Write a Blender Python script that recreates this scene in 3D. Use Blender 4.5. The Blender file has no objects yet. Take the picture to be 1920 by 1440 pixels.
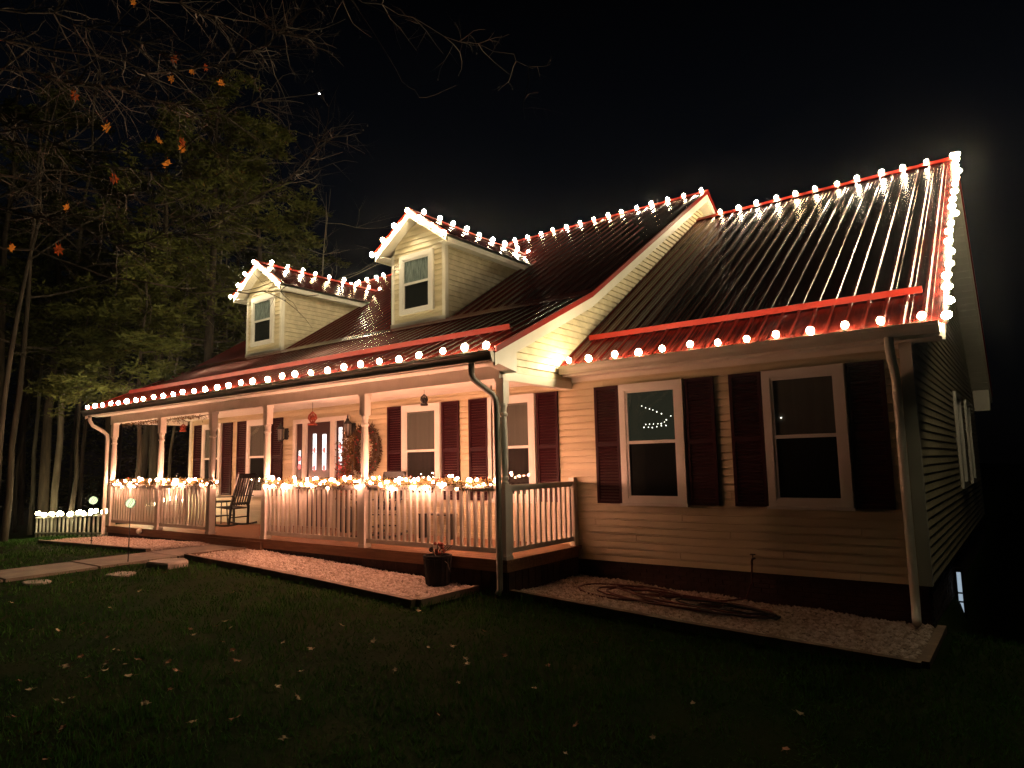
import bpy, bmesh, math, random
import numpy as np
from mathutils import Vector, Matrix
R = math.radians
rnd = random.Random(7)
S = bpy.context.scene
C = S.collection

# ------------------------------------------------------------------ camera
YAW, PITCH, ROLL, FPX = 0.6467, 0.1167, -0.0204, 1271.2
CAM = Vector((5.601, -7.203, 1.252))
fw = Vector((-math.sin(YAW) * math.cos(PITCH), math.cos(YAW) * math.cos(PITCH), math.sin(PITCH)))
rt = fw.cross(Vector((0, 0, 1))).normalized()
up = rt.cross(fw)
r2 = math.cos(ROLL) * rt + math.sin(ROLL) * up
u2 = -math.sin(ROLL) * rt + math.cos(ROLL) * up
cd = bpy.data.cameras.new('camera'); cam = bpy.data.objects.new('camera', cd); C.objects.link(cam)
cd.sensor_width = 36.0; cd.sensor_fit = 'HORIZONTAL'; cd.lens = FPX / 1920 * 36
cd.clip_start = 0.05; cd.clip_end = 3000
M = Matrix((r2, u2, -fw)).transposed().to_4x4(); M.translation = CAM
cam.matrix_world = M
S.camera = cam

# ------------------------------------------------------------------ night sky, exposure
W = bpy.data.worlds.new('World'); S.world = W; W.use_nodes = True
wn = W.node_tree; bg = wn.nodes['Background']
tc = wn.nodes.new('ShaderNodeTexCoord'); sx = wn.nodes.new('ShaderNodeSeparateXYZ')
rp = wn.nodes.new('ShaderNodeValToRGB')
wn.links.new(tc.outputs['Generated'], sx.inputs[0]); wn.links.new(sx.outputs['Z'], rp.inputs[0])
e = rp.color_ramp.elements
e[0].position = 0.0; e[0].color = (0.0001, 0.0001, 0.00012, 1)
e[1].position = 0.62; e[1].color = (0.00008, 0.00008, 0.00015, 1)
m_ = rp.color_ramp.elements.new(0.36); m_.color = (0.00045, 0.0007, 0.0012, 1)
wn.links.new(rp.outputs[0], bg.inputs[0]); bg.inputs[1].default_value = 1.0
S.view_settings.view_transform = 'Standard'; S.view_settings.look = 'None'
S.view_settings.exposure = 1.5; S.view_settings.gamma = 1.0; S.view_settings.use_curve_mapping = False
S.render.engine = 'CYCLES'
cy = S.cycles
cy.use_denoising = True; cy.max_bounces = 6; cy.diffuse_bounces = 3; cy.glossy_bounces = 3
cy.transparent_max_bounces = 12; cy.sample_clamp_indirect = 4.0; cy.use_light_tree = True
cy.caustics_reflective = False; cy.caustics_refractive = False

ROOF_GLOW = 105.0      # string bulbs
GARLAND_GLOW = 180.0

# ------------------------------------------------------------------ materials
def mat(name, col, rough=0.6, metal=0.0, spec=0.5, col2=None, scale=6.0, bump=0.0, bscale=40.0, stretch=None, coat=0.0, detail=5, lo=.35, hi=.65):
    m = bpy.data.materials.new(name); m.use_nodes = True
    n = m.node_tree; b = n.nodes['Principled BSDF']
    b.inputs['Base Color'].default_value = (*col, 1); b.inputs['Roughness'].default_value = rough
    b.inputs['Metallic'].default_value = metal; b.inputs['Specular IOR Level'].default_value = spec
    b.inputs['Coat Weight'].default_value = coat; b.inputs['Coat Roughness'].default_value = .1
    t = n.nodes.new('ShaderNodeTexCoord'); mp = n.nodes.new('ShaderNodeMapping')
    n.links.new(t.outputs['Object'], mp.inputs[0])
    if stretch: mp.inputs['Scale'].default_value = stretch
    if col2:
        nz = n.nodes.new('ShaderNodeTexNoise'); nz.inputs['Scale'].default_value = scale; nz.inputs['Detail'].default_value = detail
        cr = n.nodes.new('ShaderNodeValToRGB'); cr.color_ramp.elements[0].color = (*col, 1); cr.color_ramp.elements[1].color = (*col2, 1)
        cr.color_ramp.elements[0].position = lo; cr.color_ramp.elements[1].position = hi
        n.links.new(mp.outputs[0], nz.inputs['Vector']); n.links.new(nz.outputs['Fac'], cr.inputs[0]); n.links.new(cr.outputs[0], b.inputs['Base Color'])
    if bump:
        nb = n.nodes.new('ShaderNodeTexNoise'); nb.inputs['Scale'].default_value = bscale; nb.inputs['Detail'].default_value = 6
        bp = n.nodes.new('ShaderNodeBump'); bp.inputs['Strength'].default_value = bump; bp.inputs['Distance'].default_value = .01
        n.links.new(mp.outputs[0], nb.inputs['Vector']); n.links.new(nb.outputs['Fac'], bp.inputs['Height']); n.links.new(bp.outputs[0], b.inputs['Normal'])
    return m
def glow(name, col, s):
    m = bpy.data.materials.new(name); m.use_nodes = True; n = m.node_tree
    n.nodes.remove(n.nodes['Principled BSDF']); em = n.nodes.new('ShaderNodeEmission')
    em.inputs[0].default_value = (*col, 1); em.inputs[1].default_value = s
    n.links.new(em.outputs[0], n.nodes['Material Output'].inputs[0]); return m
def glassmat():
    m = bpy.data.materials.new('window_glass'); m.use_nodes = True; n = m.node_tree
    n.nodes.remove(n.nodes['Principled BSDF'])
    tr = n.nodes.new('ShaderNodeBsdfTransparent'); tr.inputs[0].default_value = (.82, .85, .84, 1)
    gl = n.nodes.new('ShaderNodeBsdfGlossy'); gl.inputs['Roughness'].default_value = .015; gl.inputs[0].default_value = (1, 1, 1, 1)
    lw = n.nodes.new('ShaderNodeLayerWeight'); pw_ = n.nodes.new('ShaderNodeMath'); pw_.operation = 'POWER'; pw_.inputs[1].default_value = 5
    fr = n.nodes.new('ShaderNodeMath'); fr.operation = 'MULTIPLY_ADD'; fr.inputs[1].default_value = .94; fr.inputs[2].default_value = .045
    n.links.new(lw.outputs['Facing'], pw_.inputs[0]); n.links.new(pw_.outputs[0], fr.inputs[0])
    mx = n.nodes.new('ShaderNodeMixShader')
    n.links.new(fr.outputs[0], mx.inputs[0]); n.links.new(tr.outputs[0], mx.inputs[1]); n.links.new(gl.outputs[0], mx.inputs[2])
    n.links.new(mx.outputs[0], n.nodes['Material Output'].inputs[0]); return m
def leafmat(name, a, b_, tr=.35, spec=.12):
    m = mat(name, a, .7, col2=b_, scale=2.5, spec=spec)
    n = m.node_tree; b = n.nodes['Principled BSDF']
    td = n.nodes.new('ShaderNodeBsdfTranslucent'); td.inputs[0].default_value = (*b_, 1)
    mx = n.nodes.new('ShaderNodeMixShader'); mx.inputs[0].default_value = tr
    n.links.new(b.outputs[0], mx.inputs[1]); n.links.new(td.outputs[0], mx.inputs[2]); n.links.new(mx.outputs[0], n.nodes['Material Output'].inputs[0])
    return m

siding = mat('cream_vinyl_siding', (.53, .46, .29), .45, col2=(.67, .59, .39), scale=1.6, bump=.10, bscale=18, stretch=(.4, 4, 4))
siding_grey = siding
trim = mat('white_trim', (.74, .71, .60), .4, col2=(.68, .65, .54), scale=3, bump=.05)
white = mat('white_painted_wood', (.78, .74, .66), .42, col2=(.70, .66, .58), scale=5, bump=.08, bscale=60)
casing = mat('white_window_vinyl', (.72, .70, .64), .35, col2=(.68, .66, .6), scale=4)
roofm = mat('dark_red_metal_roof', (.085, .009, .006), .27, metal=.22, spec=.24, coat=.05, col2=(.115, .012, .008), scale=.9, bump=.06, bscale=3, stretch=(1, .25, .25))
redtrim = mat('bright_red_metal_trim', (.24, .011, .004), .45, col2=(.20, .009, .004), scale=3, spec=.15)
shutm = mat('burgundy_shutter_vinyl', (.030, .0025, .005), .55, spec=.15, col2=(.023, .002, .004), scale=5, bump=.04)
gutdark = mat('shaded_grey_gutter', (.34, .31, .25), .5, col2=(.26, .24, .20), scale=3)  # main gutter: shade of its unlit front is put into this grey
gutwhite = mat('cream_gutter_metal', (.62, .58, .46), .4, col2=(.52, .48, .38), scale=2.5)
skirtm = mat('dark_brick_foundation', (.035, .018, .014), .85, col2=(.06, .028, .020), scale=12, bump=.3)
brickm = mat('dark_red_brick', (.060, .026, .018), .85, col2=(.035, .016, .012), scale=7, bump=.4, bscale=50)
deckm = mat('porch_deck_wood', (.32, .17, .09), .6, col2=(.22, .11, .06), scale=5, stretch=(.6, 6, 6), bump=.15)
concrete = mat('concrete_path', (.22, .18, .13), .85, col2=(.15, .12, .09), scale=4, bump=.3, bscale=70)
timber = mat('weathered_edging_timber', (.20, .14, .09), .8, col2=(.12, .08, .05), scale=6, bump=.4, bscale=40)
stone = mat('pale_fieldstone', (.34, .29, .24), .85, col2=(.2, .17, .14), scale=5, bump=.5, bscale=25)
gravelm = mat('pale_gravel', (.58, .48, .40), .85, col2=(.26, .19, .14), scale=16, detail=2)
gravelbed = mat('gravel_bed_soil', (.12, .085, .06), .95, col2=(.2, .14, .1), scale=30, bump=.6, bscale=60)
lawnm = mat('lawn_soil', (.006, .016, .003), .95, spec=.02, col2=(.014, .020, .005), scale=1.4, bump=.6, bscale=25)
grassm = leafmat('grass_blades', (.016, .062, .009), (.045, .12, .020), .2, .04)
blackm = mat('black_painted_wood', (.012, .011, .011), .35, spec=.5)
ironm = mat('black_iron', (.014, .013, .013), .4, metal=.3)
darkroom = mat('dark_room_behind_glass', (.010, .010, .010), .9)
blindm = mat('grey_roller_blind', (.26, .235, .20), .85, col2=(.20, .18, .155), scale=2, stretch=(6, 1, .3), lo=.3, hi=.7)
curtm = mat('white_lace_curtain', (.58, .64, .62), .9, col2=(.28, .33, .33), scale=9, stretch=(3, 1, .6), bump=.3)
glassm = glassmat()
doorm = mat('dark_red_front_door', (.035, .008, .008), .35)
wirem = mat('green_light_wire', (.02, .03, .015), .6)
cupm = mat('wire_clip', (.3, .28, .22), .5)
barkL = mat('pale_grey_bark', (.23, .20, .15), .9, col2=(.10, .085, .06), scale=3, bump=.6, bscale=14, stretch=(3, 3, .5))
barkD = mat('brown_pine_bark', (.065, .048, .032), .9, col2=(.025, .019, .013), scale=4, bump=.7, bscale=12, stretch=(3, 3, .5))
barkT = mat('grey_twig_bark', (.15, .125, .095), .85, col2=(.07, .055, .04), scale=5)
pinem = leafmat('pine_needles', (.055, .070, .018), (.145, .150, .040), .35)
pinem2 = leafmat('dark_conifer_needles', (.035, .045, .014), (.10, .105, .032), .3)
brushm = leafmat('dry_brown_foliage', (.10, .05, .02), (.16, .09, .03), .3)
orangeleaf = leafmat('orange_autumn_leaf', (.62, .20, .04), (.75, .30, .05), .5)
redleaf = leafmat('red_autumn_leaf', (.42, .07, .02), (.5, .11, .03), .5)
dryleaf = mat('pale_dry_leaf', (.52, .38, .24), .8, col2=(.38, .25, .14), scale=20)
brownleaf = mat('brown_dry_leaf', (.30, .12, .05), .8, col2=(.18, .07, .03), scale=20)
garl = leafmat('garland_needles', (.05, .06, .02), (.12, .08, .03), .3)
garlred = mat('garland_red_berries', (.35, .03, .02), .4)
wreathm = leafmat('wreath_twigs', (.055, .035, .02), (.12, .07, .035), .15)
hosem = mat('dark_red_garden_hose', (.10, .018, .012), .4)
hoseblk = mat('black_garden_hose', (.012, .012, .012), .4)
brass = mat('aged_faucet_metal', (.10, .08, .06), .45, metal=.7)
lampglass = mat('clear_lantern_glass', (.28, .26, .24), .15, spec=.8)
orn_red = mat('rust_red_ornament_metal', (.30, .045, .015), .5, metal=.2)
potm = mat('black_wooden_planter', (.010, .009, .008), .8, bump=.4)
bulbm = glow('warm_string_bulb', (1.0, .82, .52), ROOF_GLOW)
gbulbm = glow('warm_garland_bulb', (1.0, .43, .265), GARLAND_GLOW)
fbulbm = glow('yellow_fence_bulb', (1.0, .80, .42), 34.0)
globem = glow('glowing_garden_globe', (.80, 1.0, .50), .55)
litglass = glow('lit_door_glass', (1.0, .93, .86), 1.1)
litred = glow('lit_red_door_glass', (1.0, .12, .10), .9)
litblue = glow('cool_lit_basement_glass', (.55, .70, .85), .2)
starm = glow('star_light', (.9, .93, 1.0), 9.0)
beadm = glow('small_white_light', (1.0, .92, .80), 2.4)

# ------------------------------------------------------------------ mesh helpers
class MB:
    def __init__(s): s.v = []; s.f = []
    def add(s, vs, fs):
        o = len(s.v); s.v += [tuple(a) for a in vs]; s.f += [tuple(i + o for i in q) for q in fs]; return s
    def box(s, x0, x1, y0, y1, z0, z1):
        v = [(x0, y0, z0), (x1, y0, z0), (x1, y1, z0), (x0, y1, z0), (x0, y0, z1), (x1, y0, z1), (x1, y1, z1), (x0, y1, z1)]
        return s.add(v, [(0, 3, 2, 1), (4, 5, 6, 7), (0, 1, 5, 4), (1, 2, 6, 5), (2, 3, 7, 6), (3, 0, 4, 7)])
    def prism(s, poly, d):      # polygon of 3D points swept along d
        n = len(poly); P = [Vector(p) for p in poly]; d = Vector(d)
        return s.add(P + [p + d for p in P], [tuple(range(n))[::-1], tuple(range(n, 2 * n))] + [(i, (i + 1) % n, (i + 1) % n + n, i + n) for i in range(n)])
    def beam(s, a, b, w, h, upv=(0, 0, 1)):   # rectangular bar a->b
        a = Vector(a); b = Vector(b); d = (b - a).normalized(); u = Vector(upv)
        sd = d.cross(u).normalized() * (w / 2); uu = sd.cross(d).normalized() * (h / 2)
        return s.prism([a - sd - uu, a + sd - uu, a + sd + uu, a - sd + uu], b - a)
    def tube(s, pts, rad, n=6, cap=True):
        P = [Vector(p) for p in pts]; m = len(P)
        if not hasattr(rad, '__len__'): rad = [rad] * m
        vs = []; ref = None
        for i, p in enumerate(P):
            t = (P[min(i + 1, m - 1)] - P[max(i - 1, 0)]).normalized()
            if ref is None: ref = t.orthogonal().normalized()
            ref = (ref - t * ref.dot(t)).normalized() if (ref - t * ref.dot(t)).length > 1e-5 else t.orthogonal().normalized()
            b = t.cross(ref)
            for k in range(n):
                a = 2 * math.pi * k / n; vs.append(p + (ref * math.cos(a) + b * math.sin(a)) * rad[i])
        fs = [(i * n + k, i * n + (k + 1) % n, (i + 1) * n + (k + 1) % n, (i + 1) * n + k) for i in range(m - 1) for k in range(n)]
        if cap: fs += [tuple(range(n))[::-1], tuple(range((m - 1) * n, m * n))]
        return s.add(vs, fs)
    def lathe(s, c, prof, n=14):   # prof: (r,z) about vertical axis at c
        vs = []; m = len(prof)
        for r, z in prof:
            for k in range(n):
                a = 2 * math.pi * k / n; vs.append((c[0] + r * math.cos(a), c[1] + r * math.sin(a), c[2] + z))
        fs = [(i * n + k, i * n + (k + 1) % n, (i + 1) * n + (k + 1) % n, (i + 1) * n + k) for i in range(m - 1) for k in range(n)]
        fs += [tuple(range(n))[::-1], tuple(range((m - 1) * n, m * n))]
        return s.add(vs, fs)
    def ball(s, c, r, n=10, m=6, sz=1.0):
        return s.lathe(c, [(max(r * math.sin(math.pi * i / m), r * .02), -r * sz * math.cos(math.pi * i / m)) for i in range(m + 1)], n)
    def build(s, name, m, parent=None, smooth=False):
        me = bpy.data.meshes.new(name)
        off = Vector((0, 0, 0)); p = parent
        while p is not None: off += Vector(p.location); p = p.parent
        me.from_pydata([(a[0] - off.x, a[1] - off.y, a[2] - off.z) for a in s.v], [], s.f)
        me.materials.append(m); me.update()
        if smooth:
            me.polygons.foreach_set('use_smooth', [True] * len(me.polygons))
        o = bpy.data.objects.new(name, me); C.objects.link(o); o.parent = parent
        return o
def thing(name, loc, label, cat, group=None):
    o = bpy.data.objects.new(name, None); o.empty_display_size = .1; C.objects.link(o); o.location = loc
    o['label'] = label; o['category'] = cat
    if group: o['group'] = group
    return o
def tag(o, label, cat, group=None):
    o['label'] = label; o['category'] = cat
    if group: o['group'] = group
    return o
def kind(o, k): o['kind'] = k; return o
def inst(src, name, loc, parent=None, rot=None, scale=None):
    o = src.copy(); o.name = name; C.objects.link(o); o.parent = parent
    off = Vector((0, 0, 0)); p = parent
    while p is not None: off += Vector(p.location); p = p.parent
    o.location = Vector(loc) - off
    if rot: o.rotation_euler = rot
    if scale: o.scale = scale
    return o
def np_mesh(name, verts, faces, m, parent=None):     # verts (N,3), faces (M,k)
    k = faces.shape[1]; me = bpy.data.meshes.new(name)
    me.vertices.add(len(verts)); me.vertices.foreach_set('co', verts.astype(np.float32).ravel())
    me.loops.add(faces.size); me.loops.foreach_set('vertex_index', faces.astype(np.int32).ravel())
    me.polygons.add(len(faces)); me.polygons.foreach_set('loop_start', np.arange(len(faces), dtype=np.int32) * k)
    me.polygons.foreach_set('loop_total', np.full(len(faces), k, dtype=np.int32))
    me.materials.append(m); me.update(calc_edges=True); me.validate()
    o = bpy.data.objects.new(name, me); C.objects.link(o); o.parent = parent; return o

# ------------------------------------------------------------------ ground
def G(x, y):
    z = np.interp(x, [-40, -18, -12.5, -7, -4, -1.4, 0, 2, 4.6, 7, 14], [-.9, -.62, -.30, -.19, -.27, -.37, -.45, -.56, -.66, -.86, -1.9])
    z = z - .035 * np.clip(-1.5 - y, 0, 30) * np.interp(x, [-12, 0, 6], [.3, .6, .8])
    z = z - .30 * np.clip(y - 1.75, 0, 9) * np.interp(x, [4.62, 4.85], [0, 1])
    return z
gx = np.concatenate([np.linspace(-140, -45, 8), np.concatenate([np.linspace(-40, 4.3, 112), np.linspace(4.45, 5.2, 8), np.linspace(5.5, 14, 20)]), np.linspace(20, 140, 8)])
gy = np.concatenate([np.linspace(-140, -16, 8), np.linspace(-14, 16, 90), np.linspace(20, 140, 8)])
XX, YY = np.meshgrid(gx, gy); ZZ = G(XX, YY)
nr = np.random.RandomState(3)
ZZ = ZZ + np.where((np.abs(XX + 5) < 12) & (YY < -1.6), nr.normal(0, .007, XX.shape), 0) - np.where((XX > -12) & (XX < 4.5) & (YY > -1.4) & (YY < 14), .06, 0)
idx = np.arange(XX.size).reshape(XX.shape)
F = np.stack([idx[:-1, :-1].ravel(), idx[:-1, 1:].ravel(), idx[1:, 1:].ravel(), idx[1:, :-1].ravel()], 1)
ground = np_mesh('lawn_ground', np.stack([XX.ravel(), YY.ravel(), ZZ.ravel()], 1), F, lawnm); kind(ground, 'structure')
ground['label'] = 'dark uneven lawn around the house'

# ------------------------------------------------------------------ the house
D = 1.758
XL, XR = -11.6, 4.614
house = thing('house', (0, 0, 0), 'single storey cream sided house with dark red metal roof, two dormers and long front porch', 'house')

# wall core and siding boards
wall = MB().box(XL, XR - .028, D + .028, 13.2, -.2, 2.62).build('wall', siding, house)
def board_x(x0, x1, z, h, y, parent, mat_=siding, out=.028):     # facing -Y
    return MB().prism([(x0, y, z), (x0, y - out, z + .004), (x0, y - out * .72, z + h * .79), (x0, y - .002, z + h * .80), (x0, y - .001, z + h), (x0, y, z + h)], (x1 - x0, 0, 0)).build('siding_board', mat_, parent)
def board_y(pts, x, h, parent, mat_=siding, out=.028, sgn=1):   # facing +X; pts: y0b,y0t,y1b,y1t,z
    a, b, c, d_, z = pts
    def side(p, q): return [(x, p, z), (x + sgn * out, p, z + .004), (x + sgn * out * .75, p + (q - p) * .80, z + h * .80), (x + sgn * .002, p + (q - p) * .84, z + h * .84), (x + sgn * .001, q, z + h), (x, q, z + h)]
    return MB().add(side(a, b) + side(c, d_), [(0, 1, 2, 3, 4, 5), (11, 10, 9, 8, 7, 6)] + [(i, i + 6, (i + 1) % 6 + 6, (i + 1) % 6) for i in range(6)]).build('siding_board', mat_, parent)
nb = 27; bh = 2.78 / nb
for i in range(nb):
    z = -.2 + i * bh
    xs = [XL] + sorted(x for x in [XL + 1.1 + (i * 1.37) % 3.4 + k * 3.6 for k in range(5)] if XL + .5 < x < XR - .6) + [XR - .1]
    for xa, xb in zip(xs[:-1], xs[1:]): board_x(xa + .002, xb - .002, z + rnd.uniform(-.0012, .0012), bh, D + .028, wall, out=.028 + rnd.uniform(-.002, .002))
# brick foundation under the siding, courses joined
foundation = MB().box(.02, XR - .03, D + .05, 13.1, -1.6, -.205).build('foundation', skirtm, house)
bm_ = MB()
for r in range(9):
    z = -.74 + r * .0595
    for c in range(23):
        x = .04 + c * .2 + (.1 if r % 2 else 0)
        if x + .19 < XR - .02: bm_.box(x, x + .19, D + .03 + rnd.uniform(0, .006), D + .06, z, z + .05)
for r in range(24):
    z = -1.62 + r * .0595
    for c in range(14):
        y = D + .07 + c * .2 + (.1 if r % 2 else 0)
        bm_.box(XR - .035, XR - .014 - rnd.uniform(0, .006), y, y + .19, z, z + .05)
bricks = bm_.build('brick_course', brickm, foundation); kind(bricks, 'stuff')

# side wall (facing +X)
sidewall = MB().prism([(XR - .027, D + .03, -.2), (XR - .027, 13.2, -.2), (XR - .027, 13.2, 2.6), (XR - .027, 7.455, 6.48), (XR - .027, D + .03, 2.6)], (-.12, 0, 0)).build('gable_wall', siding, house)
for i in range(66):
    z = -.2 + i * bh
    def ys(zz): return max(D + .10, D + (zz - 2.62) / .6675), min(13.2, 13.15 - (zz - 2.62) / .6675)
    a0, a1 = ys(z); b0, b1 = ys(z + bh)
    if b1 - b0 < .3: break
    board_y((a0, b0, a1, b1, z), XR - .027, bh, sidewall)
cornerb = MB().box(XR - .115, XR + .012, D - .012, D + .028, -.2, 2.56).box(XR - .027, XR + .012, D + .028, D + .1, -.2, 2.56).build('corner_trim', trim, house)
MB().box(XL - .02, XL + .09, D - .012, D + .014, 0.0, 2.5).build('corner_trim', trim, house)

# ---- roof planes
EX, EY = .239, -.452
EZ, BY, BZ, RY, RZ = 2.706, 2.065, 3.902, 7.469, 7.328
s1 = (BZ - EZ) / (BY - EY); s2 = (RZ - BZ) / (RY - BY)
ELX = -12.33
def zr(y): return EZ + (y - EY) * s1 if y < BY else BZ + (y - BY) * s2
def ribbed(x0, x1, ya, za, yb, zb, parent, n, lift=0, name='roof_panel', ribw=.026, ribh=.024):
    """one sheet of roofing with n standing ribs between two lines along X"""
    prof = []; w = (x1 - x0) / n
    for k in range(n):
        xs = x0 + k * w
        prof += [(xs, ribh), (xs + ribw, ribh), (xs + ribw + .016, 0), (xs + w * .36, 0), (xs + w * .38, .005), (xs + w * .42, .005), (xs + w * .44, 0), (xs + w * .68, 0), (xs + w * .70, .005), (xs + w * .74, .005), (xs + w * .76, 0), (xs + w - .016, 0)]
    prof.append((x1, ribh))
    d = Vector((0, yb - ya, zb - za)).normalized(); nn = Vector((0, -d.z, d.y))
    if nn.z < 0: nn = -nn
    vs = []; m = len(prof)
    for (yy, zz) in ((ya, za), (yb, zb)):
        for (x, h) in prof: vs.append(Vector((x, yy, zz)) + nn * (h + lift))
    for (yy, zz) in ((ya, za), (yb, zb)):
        vs += [Vector((x0, yy, zz)) - nn * .012, Vector((x1, yy, zz)) - nn * .012]
    fs = [(i, i + 1, m + i + 1, m + i) for i in range(m - 1)]
    fs += [(2 * m, 2 * m + 2, 2 * m + 3, 2 * m + 1), tuple([2 * m] + list(range(0, m)) + [2 * m + 1])[::-1], tuple([2 * m + 2] + list(range(m, 2 * m)) + [2 * m + 3])]
    o = MB().add(vs, fs).build(name, roofm, parent); return o
roof_main = MB().prism([(ELX + .05, EY + .08, EZ - .04), (ELX + .05, BY, BZ - .05), (ELX + .05, RY, RZ - .05), (ELX + .05, 13.8, RZ - .05 - (13.8 - RY) * s2),
                        (ELX + .05, 13.8, RZ - .15 - (13.8 - RY) * s2), (ELX + .05, RY, RZ - .17), (ELX + .05, BY, BZ - .17), (ELX + .05, EY + .08, EZ - .14)], (EX - ELX - .1, 0, 0)).build('roof', trim, house)
npan = 13; pw = (EX - ELX - .01) / npan
for k in range(npan):
    a = ELX + k * pw; b = a + pw - .0015
    ribbed(a, b, EY, EZ, BY + .03, zr(BY) + .03 * s1, roof_main, 4, .012)
    ribbed(a, b, BY + .01, BZ + .01 * s2, RY - .01, RZ - .01 * s2, roof_main, 4, .026)
    ribbed(a, b, 13.8, RZ - (13.8 - RY) * s2, RY + .01, RZ - .01 * s2, roof_main, 4, .012)
# flashing strip at the change of pitch, ridge cap, rake trims
MB().prism([(ELX, BY - .10, zr(BY - .10) + .052), (ELX, BY, BZ + .060), (ELX, BY + .10, zr(BY + .10) + .070), (ELX, BY + .10, zr(BY + .10) + .058), (ELX, BY, BZ + .048), (ELX, BY - .10, zr(BY - .10) + .044)], (EX - ELX, 0, 0)).build('pitch_flashing', roofm, roof_main)
def ridge_cap(x0, x1, y, z, s, parent, w=.13):
    t = .06
    MB().prism([(x0, y - w, z - w * s + t), (x0, y, z + t + .012), (x0, y + w, z - w * s + t), (x0, y + w, z - w * s + t - .012), (x0, y, z + t - .004), (x0, y - w, z - w * s + t - .012)], (x1 - x0, 0, 0)).build('ridge_cap', redtrim, parent)
ridge_cap(ELX - .02, EX + .03, RY, RZ, s2, roof_main)
def rake(pts, x, w, h, drop, m, parent, name):   # bar following (y,z) pts at X=x, hanging drop below roof line
    for (a, b) in zip(pts[:-1], pts[1:]):
        y0, z0 = a; y1, z1 = b
        MB().prism([(x, y0, z0 - drop), (x, y1, z1 - drop), (x, y1, z1 - drop - h), (x, y0, z0 - drop - h)], (w, 0, 0)).build(name, m, parent)
mp_ = [(EY, EZ), (BY, BZ), (RY, RZ), (13.8, RZ - (13.8 - RY) * s2)]
for (x, w) in ((EX - .012, .035), (ELX - .023, .035)):
    rake(mp_, x, w, .085, -.055, redtrim, roof_main, 'rake_flashing')
for (x, w) in ((EX - .03, .03), (ELX + .0, .03)):
    rake(mp_, x, w, .165, .032, trim, roof_main, 'rake_board')
# soffit boards below the right rake overhang, laid across it
soff = MB().prism([(.0, -.30, zr(-.3) - .185), (0, BY, BZ - .185), (0, RY, RZ - .185), (0, RY, RZ - .172), (0, BY, BZ - .172), (0, -.3, zr(-.3) - .172)], (.205, 0, 0)).build('rake_soffit', trim, house)
y = -.28
while y < 7.35:
    y2 = y + .165
    MB().add([(0.004, y, zr(y) - .187), (.205, y, zr(y) - .187), (.205, y2 - .02, zr(y2 - .02) - .187), (.004, y2 - .02, zr(y2 - .02) - .187),
              (0.004, y, zr(y) - .197), (.205, y, zr(y) - .197), (.205, y2 - .02, zr(y2 - .02) - .197), (.004, y2 - .02, zr(y2 - .02) - .197)],
             [(0, 3, 2, 1), (4, 5, 6, 7), (0, 1, 5, 4), (1, 2, 6, 5), (2, 3, 7, 6), (3, 0, 4, 7)]).build('soffit_board', trim, soff)
    y = y2
zb_ = lambda y: RZ - (y - RY) * s2
MB().prism([(.0, RY, RZ - .185), (0, 13.7, zb_(13.7) - .185), (0, 13.7, zb_(13.7) - .197), (0, RY, RZ - .197)], (.205, 0, 0)).build('rake_soffit', trim, house)
# gable wall above the porch end (facing +X)
GB = 2.40
gable = MB().prism([(-.026, .02, GB), (-.026, 13.1, GB), (-.026, RY, RZ - .19), (-.026, BY, BZ - .19), (-.026, .02, zr(.02) - .19)], (-.1, 0, 0)).build('gable_wall', siding, house)
z = GB + .1
while z < RZ - .35:
    def yst(zz):
        zz += .19
        if zz < EZ: return .0
        yy = EY + (zz - EZ) / s1
        return max(0, yy if yy < BY else BY + (zz - BZ) / s2)
    def yen(zz): return RY + (RZ - .19 - zz) / s2
    board_y((yst(z), yst(z + bh), min(12, yen(z)), min(12, yen(z + bh)), z), -.026, bh, gable)
    z += bh
MB().box(-.13, .012, -.01, D - .002, GB - .02, GB + .1).build('beam_trim', trim, house)
MB().prism([(.012, -.40, 2.56), (.012, .06, 2.47), (.012, .06, zr(.06) - .16), (.012, -.40, zr(-.40) - .16)], (EX - .045, 0, 0)).build('eave_return', trim, house)

# porch beam, soffit, ceiling
MB().box(-11.86, -.005, -.065, .065, GB, GB + .17).build('porch_beam', white, house)
MB().box(-11.86, -11.72, .07, D - .02, GB, GB + .17).build('porch_beam', white, house)
por = MB().box(ELX + .04, EX - .035, -.40, -.066, 2.575, 2.587).build('eave_soffit', white, house)
MB().box(ELX + .04, EX - .035, -.425, -.401, 2.565, EZ - .02).build('fascia_board', white, house)
ceil = MB().box(-11.7, -.13, .067, D - .02, 2.515, 2.54).build('porch_ceiling', white, house)
for i in range(9):
    yy = .075 + i * .185
    MB().box(-11.7, -.135, yy, yy + .176, 2.507, 2.5145).build('ceiling_board', white, ceil)

# gutters and downspouts
def gutter(x0, x1, y, z, m):
    g = MB().prism([(x0, y, z - .01), (x0, y - .115, z + .0), (x0, y - .115, z - .03), (x0, y - .09, z - .075), (x0, y - .085, z - .115), (x0, y, z - .115)], (x1 - x0, 0, 0))
    o = g.build('gutter', m, house)
    MB().box(x0, x1, y - .128, y - .1155, z - .010, z + .008).build('gutter_lip', gutwhite, o)  # on the grey gutter, the lit edge is put into this paler lip
    return o
gutter(ELX + .02, EX - .03, -.428, EZ - .012, gutdark)
MB().prism([(EX - .029, -.545, EZ - .01), (EX - .029, -.43, EZ + .0), (EX - .029, -.425, EZ - .15), (EX - .029, -.50, EZ - .15)], (.02, 0, 0)).build('gutter_end', trim, house)
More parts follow.
